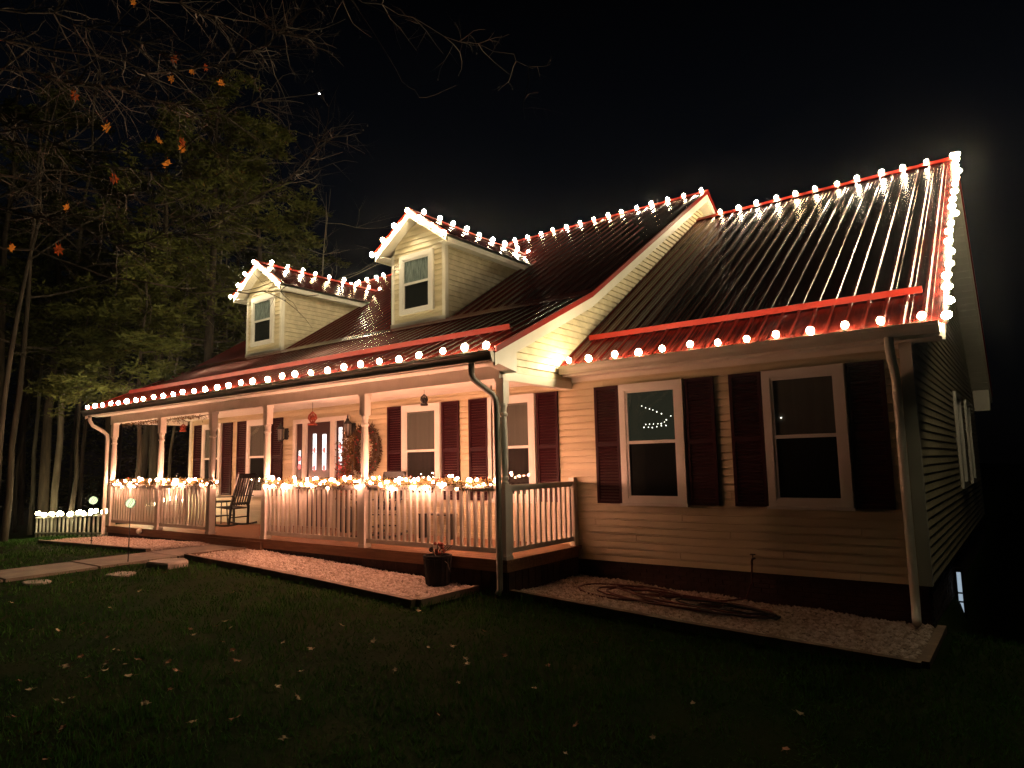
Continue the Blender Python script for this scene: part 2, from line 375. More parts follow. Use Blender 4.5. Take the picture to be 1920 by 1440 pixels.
# ---- wing roof
WEY, WEZ, WRY, WRZ = 1.456, 2.703, 7.455, 6.707
ws = (WRZ - WEZ) / (WRY - WEY); WX = 4.988
zw = lambda y: WEZ + (y - WEY) * ws
wroof = MB().prism([(.01, WEY + .06, WEZ - .04 + .06 * ws), (.01, WRY, WRZ - .05), (.01, 13.45, WEZ - .05), (.01, 13.45, WEZ - .14), (.01, WRY, WRZ - .16), (.01, WEY + .06, WEZ - .12)], (WX - .05, 0, 0)).build('wing_roof', trim, house)
nw = 6; pw = (WX - .002) / nw
for k in range(nw):
    a = .002 + k * pw; b = a + pw - .0015
    ribbed(a, b, WEY, WEZ, WRY - .01, WRZ - .01 * ws, wroof, 4, .012)
    ribbed(a, b, 13.45, WEZ, WRY + .01, WRZ - .01 * ws, wroof, 4, .012)
ridge_cap(0.0, WX + .03, WRY, WRZ, ws, wroof)
wp = [(WEY, WEZ), (WRY, WRZ), (13.45, WEZ)]
rake(wp, WX - .012, .035, .085, -.055, redtrim, wroof, 'rake_flashing')
rake(wp, WX - .032, .03, .165, .032, trim, wroof, 'rake_board')
for sg, (y0, y1) in ((1, (WEY + .1, WRY)), (-1, (13.4, WRY))):
    n = 36
    fz = (lambda y: zw(y)) if sg == 1 else (lambda y: WRZ - (y - WRY) * ws)
    so = MB().prism([(XR, y0, fz(y0) - .175), (XR, y1, fz(y1) - .175), (XR, y1, fz(y1) - .187), (XR, y0, fz(y0) - .187)], (WX - XR - .035, 0, 0)).build('rake_soffit', trim, house)
    for i in range(n):
        a = y0 + (y1 - y0) * i / n; b = y0 + (y1 - y0) * (i + .88) / n
        MB().prism([(XR + .004, a, fz(a) - .189), (XR + .004, b, fz(b) - .189), (XR + .004, b, fz(b) - .198), (XR + .004, a, fz(a) - .198)], (WX - XR - .043, 0, 0)).build('soffit_board', trim, so)
MB().prism([(XR + .013, 13.35, 2.30), (XR + .013, 13.35, 2.53), (XR + .013, 12.9, 2.80), (XR + .013, 12.9, 2.30)], (WX - XR - .05, 0, 0)).build('eave_return', trim, house)
MB().prism([(XR + .013, 1.49, 2.55), (XR + .013, 1.49, 2.60), (XR + .013, 1.9, 2.82), (XR + .013, 1.9, 2.55)], (WX - XR - .05, 0, 0)).build('eave_return', trim, house)
MB().box(.02, WX - .04, WEY + .035, D - .015, 2.555, 2.57).build('eave_soffit', trim, house)
MB().box(.02, WX - .035, WEY + .012, WEY + .034, 2.545, WEZ - .02).build('fascia_board', trim, house)
gutter(.0 + .02, WX - .045, WEY + .01, WEZ - .012, gutwhite)
MB().box(.02, XR - .116, D - .03, D - .006, 2.49, 2.553).build('frieze_board', trim, house)

# snow guard bars along both lower roofs
def snow_bar(x0, x1, y, z, s):
    MB().prism([(x0, y, z + .02), (x0, y - .018, z + .10), (x0, y - .004, z + .105), (x0, y + .014, z + .035), (x0, y + .075, z + .035 + .06 * s), (x0, y + .08, z + .02 + .08 * s)], (x1 - x0, 0, 0)).build('snow_guard', redtrim, house)
snow_bar(-12.15, -.2, .46, zr(.46) + .015, s1)
snow_bar(.13, 4.75, 2.13, zw(2.13) + .015, ws)

# downspouts
def pipe(pts, name='downspout', m=trim, r=.042):
    o = MB().tube(pts, r, 8).build(name, m, house, smooth=True); return o
pipe([(-11.95, -.49, 2.58), (-11.95, -.49, 2.46), (-11.94, -.42, 2.34), (-11.88, -.20, 2.20), (-11.87, -.12, 2.12), (-11.87, -.11, 2.0), (-11.87, -.11, -.20), (-11.86, -.2, -.25)])
dsm = mat('grey_green_downspout', (.34, .33, .27), .4, col2=(.22, .21, .17), scale=3)
ds = pipe([(-.13, -.49, 2.57), (-.13, -.49, 2.42), (-.12, -.46, 2.36), (-.07, -.32, 2.26), (-.03, -.19, 2.18), (-.02, -.13, 2.10), (-.015, -.115, 2.0), (-.015, -.115, -.36), (-.015, -.16, -.42)], m=dsm)
wt = MB()
for k in range(2):
    wt.tube([(-.07 - .02 * k, -.14, 2.30), (-.085 + .02 * math.sin(k), -.15, 1.9), (-.08 + .015 * k, -.155, 1.5), (-.07, -.16, 1.1), (-.085 + .01 * k, -.16, .8)], .006, 5)
wt.tube([(.035, -.15, .9), (.05, -.155, .5), (.03, -.15, .0), (.045, -.155, -.4)], .006, 5)
tag(wt.build('power_cord', mat('grey_cord', (.3, .26, .2), .6)), 'thin power cords hanging beside the porch corner downspout', 'cord')
pipe([(4.45, 1.40, 2.58), (4.45, 1.40, 2.46), (4.45, 1.46, 2.34), (4.45, 1.62, 2.22), (4.45, 1.69, 2.12), (4.45, 1.70, 2.0), (4.45, 1.70, -.30), (4.455, 1.66, -.42), (4.47, 1.52, -.52), (4.48, 1.45, -.545)], r=.05)

# ------------------------------------------------------------------ windows and shutters
def window(x0, x1, z0, z1, y, blind=True, curtain=False, lower=None, t=.10):
    """double hung window in a wall facing -Y whose face is at y"""
    y = y - .012
    w = MB()
    yo = y - .045
    for b in ((x0, x0 + t, z0, z1), (x1 - t, x1, z0, z1), (x0 + t, x1 - t, z1 - t, z1), (x0 + t, x1 - t, z0, z0 + t * .72)):
        w.box(b[0], b[1], yo, y + .01, b[2], b[3])
    f = w.build('window', casing, house)
    if y < 2: MB().box(x0 - .02, x1 + .02, y - .07, y + .005, z0 - .035, z0 - .002).build('sill', casing, f)
    a, b = x0 + t, x1 - t; c, d_ = z0 + t * .72, z1 - t; mid = (c + d_) / 2 + .02; q = .035
    s_ = MB()
    for bb in ((a, a + q, c, d_), (b - q, b, c, d_), (a + q, b - q, d_ - q, d_), (a + q, b - q, c, c + q), (a + q, b - q, mid - .022, mid + .022)):
        s_.box(bb[0], bb[1], y - .034, y + .006, bb[2], bb[3])
    s_.build('sash', casing, f)
    MB().box(a + q, b - q, y - .028, y - .024, mid + .022, d_ - q).build('pane', glassm, f)
    MB().box(a + q, b - q, y - .018, y - .014, c + q, mid - .022).build('pane', glassm, f)
    MB().box(a + q, b - q, y - .010, y - .004, c + q, mid - .022).build('room_shade', lower or darkroom, f)
    MB().box(a + q, b - q, y - .010, y - .004, mid + .022, d_ - q).build('blind', curtm if curtain else (blindm if blind else darkroom), f)
    return f
mid_low = mat('dim_room_behind_glass', (.07, .05, .045), .9, col2=(.04, .03, .03), scale=2, stretch=(5, 1, .5))
def shutter(x0, x1, z0, z1, y=D):
    s_ = MB(); yo = y - .03; q = .045; zm = z0 + (z1 - z0) * .5
    for b in ((x0, x0 + q, z0, z1), (x1 - q, x1, z0, z1), (x0 + q, x1 - q, z1 - q, z1), (x0 + q, x1 - q, z0, z0 + q), (x0 + q, x1 - q, zm - .03, zm + .03)):
        s_.box(b[0], b[1], yo, y + .005, b[2], b[3])
    o = s_.build('shutter', shutm, house)
    l = MB()
    for (a, b) in ((z0 + q, zm - .03), (zm + .03, z1 - q)):
        n = int((b - a) / .042); st = (b - a) / n
        for i in range(n):
            z = a + i * st
            l.prism([(x0 + q, y - .024, z + .004), (x0 + q, y - .008, z + st), (x0 + q, y - .003, z + st), (x0 + q, y - .018, z + .002)], (x1 - x0 - 2 * q, 0, 0))
    kind(l.build('louver_panel', shutm, o), 'stuff')
    return o
ZB, ZT = .65, 2.375
for (a, b) in ((-10.93, -10.06), (-8.93, -8.02), (-3.75, -2.77), (-1.66, -.69)):
    window(a, b, ZB, ZT, D, lower=mid_low if a > -5 else None)
blind_g = glow('self_glowing_olive_blind', (.80, .74, .46), .012)  # faint glow put into the blind itself, for dim room light behind it
w7 = window(.84, 1.83, ZB, ZT, D); w8 = window(2.92, 3.90, ZB, ZT, D)
for w in (w7,):
    for c in w.children:
        if c.name.startswith('blind'): c.data.materials[0] = blind_g
for (a, b) in ((-11.37, -10.96), (-10.02, -9.61), (-9.38, -8.97), (-7.98, -7.57), (-4.17, -3.76), (-2.75, -2.34), (-2.11, -1.69), (-.67, -.26), (.41, .82), (1.855, 2.27), (2.48, 2.90), (3.92, 4.33)):
    shutter(a, b, ZB - .01, ZT)

# side wall window (grazing) and lit basement glass
def side_window(y0, y1, z0, z1):
    f = MB()
    x = XR
    for b in ((y0, y0 + .1, z0, z1), (y1 - .1, y1, z0, z1), (y0 + .1, y1 - .1, z1 - .1, z1), (y0 + .1, y1 - .1, z0, z0 + .1)):
        f.box(x - .01, x + .045, b[0], b[1], b[2], b[3])
    o = f.build('window', casing, house)
    MB().box(x + .008, x + .012, y0 + .1, y1 - .1, z0 + .1, z1 - .1).build('pane', glassm, o)
    MB().box(x - .005, x + .004, y0 + .1, y1 - .1, z0 + .1, z1 - .1).build('room_shade', darkroom, o)
side_window(7.1, 8.2, .65, 2.37); side_window(9.6, 10.6, .65, 2.37)
bw = MB().box(XR + .0, XR + .03, 4.28, 4.33, -1.12, -.32).box(XR + .085, XR + .115, 4.28, 4.33, -1.12, -.32).box(XR + .03, XR + .085, 4.28, 4.33, -.38, -.32).build('basement_sidelight', ironm, house)
for i, (a, b) in enumerate(((-1.10, -.80), (-.775, -.68), (-.655, -.385))):
    MB().box(XR + .033, XR + .082, 4.30, 4.31, a, b).build('pane', litblue, bw)

# ------------------------------------------------------------------ front door with sidelights
door = MB()
for b in ((-7.14, -7.04, .0, 2.29), (-6.80, -6.66, .0, 2.20), (-5.86, -5.70, .0, 2.20), (-5.42, -5.30, .0, 2.29), (-7.04, -5.42, 2.20, 2.29)):
    door.box(b[0], b[1], D - .05, D + .01, b[2], b[3])
door = door.build('door_frame', white, house)
MB().box(-6.66, -5.86, D - .012, D + .006, .03, 2.20).build('door', doorm, door)
for (a, b) in ((-7.04, -6.80), (-5.70, -5.42)):
    MB().box(a, b, D - .010, D + .004, .03, 2.20).build('sidelight', doorm, door)
def lite(x0, x1, z0, z1, arch=False):
    y = D - .016
    MB().box(x0, x1, y, y + .005, z0, z1).build('stained_pane', litglass, door)
    xm = (x0 + x1) / 2
    for zc in (z0 + .04, z0 + (z1 - z0) * .55):
        MB().prism([(xm + .05 * math.cos(a), y - .004, zc + .07 * math.sin(a)) for a in [k * math.pi / 3 for k in range(6)]], (0, .003, 0)).build('stained_pane', litred, door)
    c = MB()
    for zc in (z0 + .12, z0 + (z1 - z0) * .45, z0 + (z1 - z0) * .68, z0 + (z1 - z0) * .85):
        c.box(x0, x1, y - .007, y - .0045, zc, zc + .008)
    c.box(xm - .004, xm + .004, y - .0075, y - .005, z0 + (z1 - z0) * .68, z1)
    kind(c.build('lead_came', blackm, door), 'stuff')
lite(-6.47, -6.36, 1.20, 1.96); lite(-6.15, -6.03, 1.20, 1.94); lite(-6.96, -6.90, 1.24, 1.62); lite(-5.62, -5.52, 1.20, 2.06)
MB().ball((-5.93, D - .05, 1.02), .03).build('door_knob', brass, door, smooth=True)
MB().box(-7.1, -5.35, D - .09, D + .0, .0, .028).build('threshold', deckm, door)

# coach lanterns on the wall
def wall_lantern(x, z, label):
    t = thing('wall_lantern', (x, D, z), label, 'wall lantern', 'wall lanterns flanking the front door')
    y = D - .17
    MB().lathe((x, D - .012, z - .02), [(.001, -.13), (.05, -.12), (.055, 0), (.05, .12), (.001, .13)], 10).build('back_plate', ironm, t)
    MB().tube([(x, D - .02, z - .06), (x, D - .10, z - .16), (x, y, z - .19)], .011, 6).build('arm', ironm, t)
    MB().lathe((x, y, z), [(.045, -.15), (.062, .08)], 6).build('lantern_glass', lampglass, t)
    c = MB().lathe((x, y, z), [(.01, -.20), (.03, -.18), (.052, -.152)], 8).lathe((x, y, z), [(.085, .08), (.08, .10), (.03, .16), (.035, .18), (.012, .20), (.016, .225), (.003, .27)], 8)
    for k in range(6):
        a = math.pi * k / 3
        c.beam((x + .047 * math.cos(a), y + .047 * math.sin(a), z - .15), (x + .064 * math.cos(a), y + .064 * math.sin(a), z + .08), .009, .009)
    c.build('cage', ironm, t)
wall_lantern(-7.42, 2.02, 'black coach lantern on the siding between the far shutter and the front door')
wall_lantern(-5.16, 2.02, 'black coach lantern on the siding between the front door and the wreath')

# ------------------------------------------------------------------ dormers
def dormer(xc):
    hw = .74; yf = 2.15; zb = 3.90; et = 5.57; hx = 1.0; pk = 6.26; yo = 1.92
    sl = (pk - et) / hx; zt = et - .05
    yz = lambda z: BY + (z - BZ) / s2
    g = MB()
    g.prism([(xc - hw, yf + .012, zb), (xc + hw, yf + .012, zb), (xc + hw, yf + .012, zt), (xc, yf + .012, zt + hw * sl + .1), (xc - hw, yf + .012, zt)], (0, .1, 0))
    for sx_ in (-1, 1):
        x = xc + sx_ * (hw - .018)
        g.prism([(x, yf + .012, zb), (x, yz(zt) + .05, zt), (x, yf + .012, zt)], (-.05 * sx_, 0, 0))
    o = g.build('dormer', siding, house)
    z = zb - .02
    while z < pk - .15:
        h = bh
        def half(zz): return hw - .075 if zz <= zt else max(.02, min(hw - .075, (pk - .12 - zz) / sl))
        a, b = half(z), half(z + h)
        if b > .05:
            MB().add([(xc - a, yf + .012, z), (xc + a, yf + .012, z), (xc + a, yf - .011, z + .004), (xc - a, yf - .011, z + .004), (xc - b, yf + .012, z + h), (xc + b, yf + .012, z + h), (xc + b, yf + .009, z + h), (xc - b, yf + .009, z + h)],
                     [(0, 3, 2, 1), (3, 7, 6, 2), (4, 5, 6, 7), (0, 1, 5, 4), (0, 4, 7, 3), (1, 2, 6, 5)]).build('siding_board', siding, o)
        if z + h <= zt + .02:
            board_y((yf + .07, yf + .07, yz(z) + .03, yz(z + h) + .03, z), xc + hw - .018, h, o, out=.018)
            board_y((yf + .07, yf + .07, yz(z) + .03, yz(z + h) + .03, z), xc - hw + .018, h, o, sgn=-1, out=.018)
        z += h
    for sx_ in (-1, 1):
        x = xc + sx_ * hw
        MB().box(min(x, x - sx_ * .08), max(x, x - sx_ * .08), yf - .008, yf + .008, zb, zt).box(min(x - sx_ * .012, x + sx_ * .01), max(x - sx_ * .012, x + sx_ * .01), yf + .008, yf + .075, zb + .02, zt).build('corner_trim', trim, o)
    MB().box(xc - hw - .01, xc + hw + .01, yf - .02, yf - .0085, zb - .03, zb + .19).build('apron_board', trim, o)
    # roof slopes
    for sx_ in (-1, 1):
        xe = xc + sx_ * hx; n = 9; ye = yz(et); yp = yz(pk)
        vs = []; nn = Vector((sx_ * sl, 0, 1)).normalized()
        L_ = []
        # ribs run ridge to eave: one panel sheet with ribs
        rows = []
        for k in range(n * 4 + 1):
            h = .022 if k % 4 == 0 else 0
            rows.append((k / (n * 4), h))
            if k % 4 == 0: rows.append((k / (n * 4) + .008, h)); rows.append((k / (n * 4) + .012, 0))
        rows = [r for r in rows if r[0] <= 1.0]
        for t_, h in rows:
            vs.append(Vector((xc, yo + (yp - yo) * t_, pk)) + nn * (h + .01)); vs.append(Vector((xe, yo + (ye - yo) * t_, et)) + nn * (h + .01))
        fs = [(2 * i, 2 * i + 1, 2 * i + 3, 2 * i + 2) for i in range(len(rows) - 1)]
        MB().add(vs, fs).build('roof_panel', roofm, o)
        MB().prism([(xc, yo + .02, pk - .002), (xe, yo + .02, et - .002), (xe, yo + .02, et - .03), (xc, yo + .02, pk - .03)], (0, .1, 0)).add(
            [(xc, yo + .02, pk - .004), (xe, yo + .02, et - .004), (xe, ye, et - .004), (xc, yp, pk - .004), (xc, yo + .02, pk - .05), (xe, yo + .02, et - .05), (xe, ye, et - .05), (xc, yp, pk - .05)],
            [(0, 1, 2, 3), (4, 7, 6, 5), (0, 4, 5, 1), (1, 5, 6, 2), (2, 6, 7, 3)]).build('roof_deck', trim, o)
        # side fascia and soffit boards
        MB().box(min(xe, xe - sx_ * .025), max(xe, xe - sx_ * .025), yo, ye + .02, et - .15, et - .004).build('fascia_board', trim, o)
        y = yo + .03
        while y + .1 < ye:
            a_, b_ = sorted((xc + sx_ * hw, xe - sx_ * .027))
            MB().box(a_, b_, y, y + .088, et - .105, et - .095).build('soffit_board', trim, o)
            y += .1
        # front rake boards
        MB().prism([(xc, yo, pk + .008), (xe, yo, et + .008), (xe, yo, et - .145), (xc, yo, pk - .135)], (0, .025, 0)).build('rake_board', trim, o)
        MB().prism([(xc, yo + .026, pk - .10), (xe - sx_ * .026, yo + .026, et - .10), (xe - sx_ * .026, yo + .026, et - .112), (xc, yo + .026, pk - .112)], (0, yf - yo - .02, 0)).build('front_soffit', trim, o)
        MB().prism([(xc, yo - .012, pk + .04), (xe + sx_ * .01, yo - .012, et + .04), (xe + sx_ * .01, yo - .012, et + .012), (xc, yo - .012, pk + .012)], (0, .05, 0)).build('rake_flashing', redtrim, o)
    MB().prism([(xc - .10, yo - .02, pk - .02), (xc, yo - .02, pk + .055), (xc + .10, yo - .02, pk - .02), (xc + .10, yo - .02, pk - .032), (xc, yo - .02, pk + .040), (xc - .10, yo - .02, pk - .032)], (0, yz(pk) - yo + .15, 0)).build('ridge_cap', redtrim, o)
    # valley flashings onto the main roof
    for sx_ in (-1, 1):
        a = Vector((xc, yz(pk) + .05, pk + .04)); b = Vector((xc + sx_ * (hx + .02), yz(et) + .02, et + .045))
        MB().beam(a, b, .16, .012, (0, -s2, 1)).build('valley_flashing', redtrim, o)
    window(xc - .47, xc + .46, 4.24, 5.45, yf + .0, curtain=True)
    return xc, yo, yz(pk), pk, et, hx
d1 = dormer(-9.03); d2 = dormer(-3.75)

# ------------------------------------------------------------------ porch
deckb = MB()
porch = MB().box(-11.84, .06, -.05, D - .03, -.16, -.045).build('porch_deck', deckm, house)
yy = -.075
while yy < D - .1:
    MB().box(-11.86, .085, yy, yy + .137, -.043, 0.0).build('deck_board', deckm, porch); yy += .143
sk = MB().box(-11.80, .03, -.02, .08, -.75, -.162).box(-.05, .03, .08, D, -.9, -.162)
sk = sk.build('porch_skirt', skirtm, house)
x = -11.79
while x < -.1:
    if not (-7.1 < x < -5.95):
        MB().box(x, x + .142, -.034, -.021, -.75, -.164).build('skirt_board', skirtm, sk)
    x += .15
yv = .0
while yv < D - .16:
    MB().box(.031, .045, yv, yv + .142, -.9, -.164).build('skirt_board', skirtm, sk); yv += .15
MB().box(-7.34, -5.46, -.10, -.035, -.20, -.05).build('porch_step_riser', deckm, sk)

posts = [-11.75, -9.44, -7.34, -5.46, -2.79, -.0]
for i, px in enumerate(posts):
    p = MB()
    a = .062
    xx = px if i else px
    p.box(xx - a, xx + a, -a, a, 0, .98).box(xx - a, xx + a, -a, a, 2.06, GB)
    p.lathe((xx, 0, 0), [(.060, .98), (.066, 1.0), (.045, 1.02), (.066, 1.05), (.066, 1.07), (.050, 1.09), (.058, 1.2), (.062, 1.45), (.058, 1.7), (.050, 1.86), (.048, 1.88), (.064, 1.90), (.064, 1.92), (.048, 1.94), (.052, 2.0), (.064, 2.03), (.060, 2.06)], 14)
    p.box(xx - .075, xx + .075, -.075, .075, 2.36, GB).box(xx - .072, xx + .072, -.072, .072, .0, .05)
    p.build('porch_post', white, house)
half = MB().box(-.045, .045, D - .10, D - .012, 0, 1.02).build('porch_post', white, house)
bal = MB().box(-.02, .02, -.02, .02, 0, .78).build('baluster', white)
C.objects.unlink(bal)
def railing(p0, p1):
    p0 = Vector(p0); p1 = Vector(p1); L = (p1 - p0).length; d = (p1 - p0) / L
    side = Vector((-d.y, d.x, 0))
    top = MB().beam(p0 + Vector((0, 0, .945)), p1 + Vector((0, 0, .945)), .085, .038).beam(p0 + Vector((0, 0, .905)), p1 + Vector((0, 0, .905)), .04, .038)
    top.beam(p0 + Vector((0, 0, .105)), p1 + Vector((0, 0, .105)), .05, .065)
    o = top.build('railing', white, house)
    n = round(L / .128)
    for i in range(n):
        q = p0 + d * (L * (i + .5) / n)
        inst(bal, 'baluster', (q.x, q.y, .125), o)
railing((-11.68, 0, 0), (-9.51, 0, 0)); railing((-9.37, 0, 0), (-7.41, 0, 0)); railing((-5.39, 0, 0), (-2.86, 0, 0)); railing((-2.72, 0, 0), (-.07, 0, 0))
railing((0, .07, 0), (0, D - .10, 0)); railing((-11.75, .07, 0), (-11.75, D - .02, 0))

# ------------------------------------------------------------------ light strings
bulb = MB().lathe((0, 0, 0), [(.010, -.046), (.026, -.038), (.040, -.016), (.043, .004), (.038, .024), (.023, .042), (.006, .052)], 10).build('bulb', bulbm, None, smooth=True)
C.objects.unlink(bulb)
bulb2 = bulb.copy(); bulb2.data = bulb.data.copy(); bulb2.data.materials[0] = glow('warmer_string_bulb', (1.0, .72, .38), ROOF_GLOW * .6)
gb = MB().ball((0, 0, 0), .019, 8, 5, 1.3).build('bulb', gbulbm, None, smooth=True); C.objects.unlink(gb)
fb = MB().ball((0, 0, 0), .05, 8, 5, 1.1).build('bulb', fbulbm, None, smooth=True); C.objects.unlink(fb)
def string(pts, label, group='string lights along the roof edges', lean=None, wire=True, ang=(0, 0, 0)):
    pts = [Vector(p) for p in pts]
    t = thing('light_string', pts[0], label, 'string lights', group)
    for p in pts:
        j = Vector((rnd.uniform(-.035, .035), rnd.uniform(-.012, .012), rnd.uniform(-.014, .014))) if p is not pts[0] else Vector((0, 0, 0))
        q = rnd.uniform(.84, 1.08)
        inst(bulb if rnd.random() < .65 else bulb2, 'bulb', p + j, t, rot=(ang[0] + rnd.uniform(-.45, .45), ang[1] + rnd.uniform(-.45, .45), 0), scale=(q, q, q))
    wp_ = []
    for a, b in zip(pts[:-1], pts[1:]):
        wp_ += [a - Vector((0, 0, .055)), (a + b) / 2 - Vector((0, 0, .072))]
    wp_.append(pts[-1] - Vector((0, 0, .055)))
    MB().tube(wp_, .005, 4).build('wire', wirem, t)
    MBc = MB()
    for p in pts: MBc.box(p.x - .014, p.x + .014, p.y - .014, p.y + .014, p.z - .082, p.z - .050)
    kind(MBc.build('bulb_socket', wirem, t), 'stuff')
    return t
lin = lambda a, b, n: [Vector(a).lerp(Vector(b), i / (n - 1)) for i in range(n)]
string(lin((-12.09, -.50, EZ + .075), (.15, -.50, EZ + .075), 31), 'warm bulbs standing along the long porch eave gutter')
string(lin((.20, WEY - .07, WEZ + .075), (4.76, WEY - .05, WEZ + .075), 13), 'warm bulbs standing along the short wing eave gutter')
string(lin((-12.2, RY - .03, RZ + .085), (.12, RY - .03, RZ + .085), 31), 'warm bulbs along the higher ridge behind the dormers')
string(lin((.53, WRY - .03, WRZ + .085), (4.96, WRY - .03, WRZ + .085), 12), 'warm bulbs along the lower wing ridge')
string(lin((WX + .032, WEY - .06, WEZ + .05), (WX + .032, WRY - .2, WRZ + .01), 19), 'warm bulbs climbing the wing gable edge from eave to peak', ang=(0, 1.5, 0))
for (dd, where) in ((d1, 'far dormer, the one beside the pines'), (d2, 'near dormer, the one closer to the gable')):
    xc, yo, yp, pk, et, hx = dd
    P = [(xc + hx * f, yo - .075, pk - .02 - (pk - et) * abs(f)) for f in (-1, -.67, -.33, 0, .33, .67, 1)]
    string(P, 'warm bulbs outlining the front gable of the ' + where, ang=(.3, 0, 0))
    string(lin((xc, yo + .42, pk + .10), (xc, yp + .12, pk + .10), 9), 'warm bulbs along the ridge of the ' + where)

# garlands on the rails
def foliage(mb, path, rad, n, ln=.055, w=.011, rs=rnd):
    path = [Vector(p) for p in path]
    seg = [(b - a).length for a, b in zip(path[:-1], path[1:])]; T = sum(seg)
    for _ in range(n):
        t = rs.uniform(0, T); i = 0
        while t > seg[i] and i < len(seg) - 1: t -= seg[i]; i += 1
        p = path[i].lerp(path[i + 1], min(1, t / seg[i]))
        d = Vector((rs.gauss(0, 1), rs.gauss(0, 1), rs.gauss(0, 1))).normalized()
        q = p + d * rad * rs.uniform(.1, .7); dd = (d + Vector((rs.gauss(0, .6), rs.gauss(0, .6), rs.gauss(0, .6)))).normalized()
        s_ = dd.orthogonal().normalized() * w
        mb.add([q - s_, q + s_, q + dd * ln * rs.uniform(.6, 1.5)], [(0, 1, 2)])
def garland(x0, x1, n, label, y=-.01):
    t = thing('garland', (x0, 0, .95), label, 'garland', 'lit garlands on the porch railing')
    path = []; m = max(4, int((x1 - x0) / .22))
    for i in range(m + 1):
        x = x0 + (x1 - x0) * i / m
        path.append((x, y, .985 + .022 * math.sin(i * 1.9) + rnd.uniform(-.012, .012)))
    mb = MB(); foliage(mb, path, .10, int((x1 - x0) * 620)); kind(mb.build('foliage', garl, t), 'stuff')
    MB().tube(path, .012, 5).build('garland_stem', barkT, t)
    b2 = MB()
    for _ in range(int((x1 - x0) * 14)):
        q = Vector(path[rnd.randrange(m)]).lerp(Vector(path[rnd.randrange(m)]), 0) + Vector((rnd.uniform(-.1, .1), rnd.uniform(-.08, .08), rnd.uniform(-.06, .1)))
        b2.ball(q, .011, 5, 3)
    kind(b2.build('berry', garlred, t), 'stuff')
    for i in range(n):
        f = (i + rnd.uniform(.1, .9)) / n * m; k = min(m - 1, int(f)); p = Vector(path[k]).lerp(Vector(path[k + 1]), f - k)
        inst(gb, 'bulb', p + Vector((rnd.uniform(-.02, .02), rnd.uniform(-.09, .06), rnd.uniform(-.075, .10))), t, rot=(rnd.uniform(-1, 1), rnd.uniform(-1, 1), 0), scale=(1, 1, 1) if rnd.random() < .7 else (.75, .75, .75))
garland(-11.85, -9.5, 33, 'lit twig garland on the farthest railing bay, by the far corner post')
garland(-9.4, -7.2, 33, 'lit twig garland on the railing bay just before the porch opening')
garland(-5.52, -2.86, 50, 'lit twig garland on the railing bay between the opening and the wreath post')
garland(-2.74, -.02, 52, 'lit twig garland on the railing bay ending at the near corner downspout')
# hanging loop of bulbs at the far side rail
pts = [(-11.69, .42, .30), (-11.69, .67, .36), (-11.69, .80, .41), (-11.69, .95, .44), (-11.69, 1.10, .47), (-11.69, 1.20, .52), (-11.69, 1.35, .55), (-11.69, 1.5, .57), (-11.69, 1.62, .50)]
t = thing('light_string', pts[0], 'loop of yellow bulbs hanging inside the far side railing', 'string lights')
for p in pts: inst(fb, 'bulb', p, t, scale=(.8, .8, .8))
MB().tube([(-11.69, .3, .6)] + pts + [(-11.69, 1.7, .6)], .006, 4).build('wire', wirem, t)

# low lit fence beyond the porch
fence = thing('low_fence', (-14.7, .3, -.5), 'low picket fence topped with lights leading away from the far porch corner', 'fence')
zf = lambda x: np.interp(x, [-17.3, -12.4], [.0, .22])
MB().beam((-17.3, .3, zf(-17.3) - .02), (-12.35, .3, zf(-12.35) - .02), .06, .04).build('rail', white, fence)
MB().beam((-17.3, .3, zf(-17.3) - .46), (-12.35, .3, zf(-12.35) - .46), .04, .05).build('rail', white, fence)
for i in range(19):
    x = -17.25 + i * .27
    MB().box(x - .022, x + .022, .28, .32, zf(x) - .62, zf(x) - .04).build('picket', white, fence)
fl = thing('light_string', (-14.7, .3, .1), 'yellow bulbs bunched along the top of the low fence', 'string lights')
for i in range(26):
    x = -17.2 + i * .19 + rnd.uniform(-.07, .07)
    if rnd.random() < .12: continue
    inst(fb, 'bulb', (x, .3 + rnd.uniform(-.06, .06), zf(x) + .05 + rnd.uniform(-.02, .06)), fl, scale=(.95, .95, .95))
MB().tube([(-17.25 + i * .33, .3, zf(-17.25 + i * .33) + .03 + .02 * math.sin(i * 2.)) for i in range(16)], .01, 4).build('wire', wirem, fl)

# glowing globes on garden stakes
def stake(x, y, zt, label, r=.075):
    t = thing('garden_stake_light', (x, y, float(G(x, y))), label, 'garden light', 'globe lights on garden stakes')
    z0 = float(G(x, y)) - .05
    MB().tube([(x, y, z0), (x + .01, y, (z0 + zt) / 2), (x, y, zt - r)], .008, 6).build('stake', ironm, t)
    MB().beam((x - .05, y, z0 + .22), (x + .05, y, z0 + .22), .01, .01).build('foot_bar', ironm, t)
    o = MB().ball((x, y, zt), r, 14, 8).build('globe', globem, t, smooth=True)
    c = MB()
    for k in range(10):
        a = rnd.uniform(0, 6.28)
        c.tube([(x + (r + .003) * math.cos(a + s_ * .9) * math.cos(b), y + (r + .003) * math.sin(a + s_ * .9) * math.cos(b), zt + (r + .003) * math.sin(b)) for s_, b in ((0, -.9), (.4, -.2), (.8, .4), (1.2, 1.1))], .004, 4)
    kind(c.build('mosaic_vein', ironm, t), 'stuff')
stake(-6.03, -2.09, .745, 'glowing mosaic globe on a black stake beside the concrete path')
stake(-9.0, -1.48, .705, 'glowing mosaic globe on a black stake in front of the farthest gravel bed')
o = MB().ball((-10.05, -.12, -.055), .06, 12, 7).build('globe_light', mat('frosted_globe', (.75, .72, .62), .3)); tag(o, 'small white globe resting on the gravel against the porch skirt', 'globe')

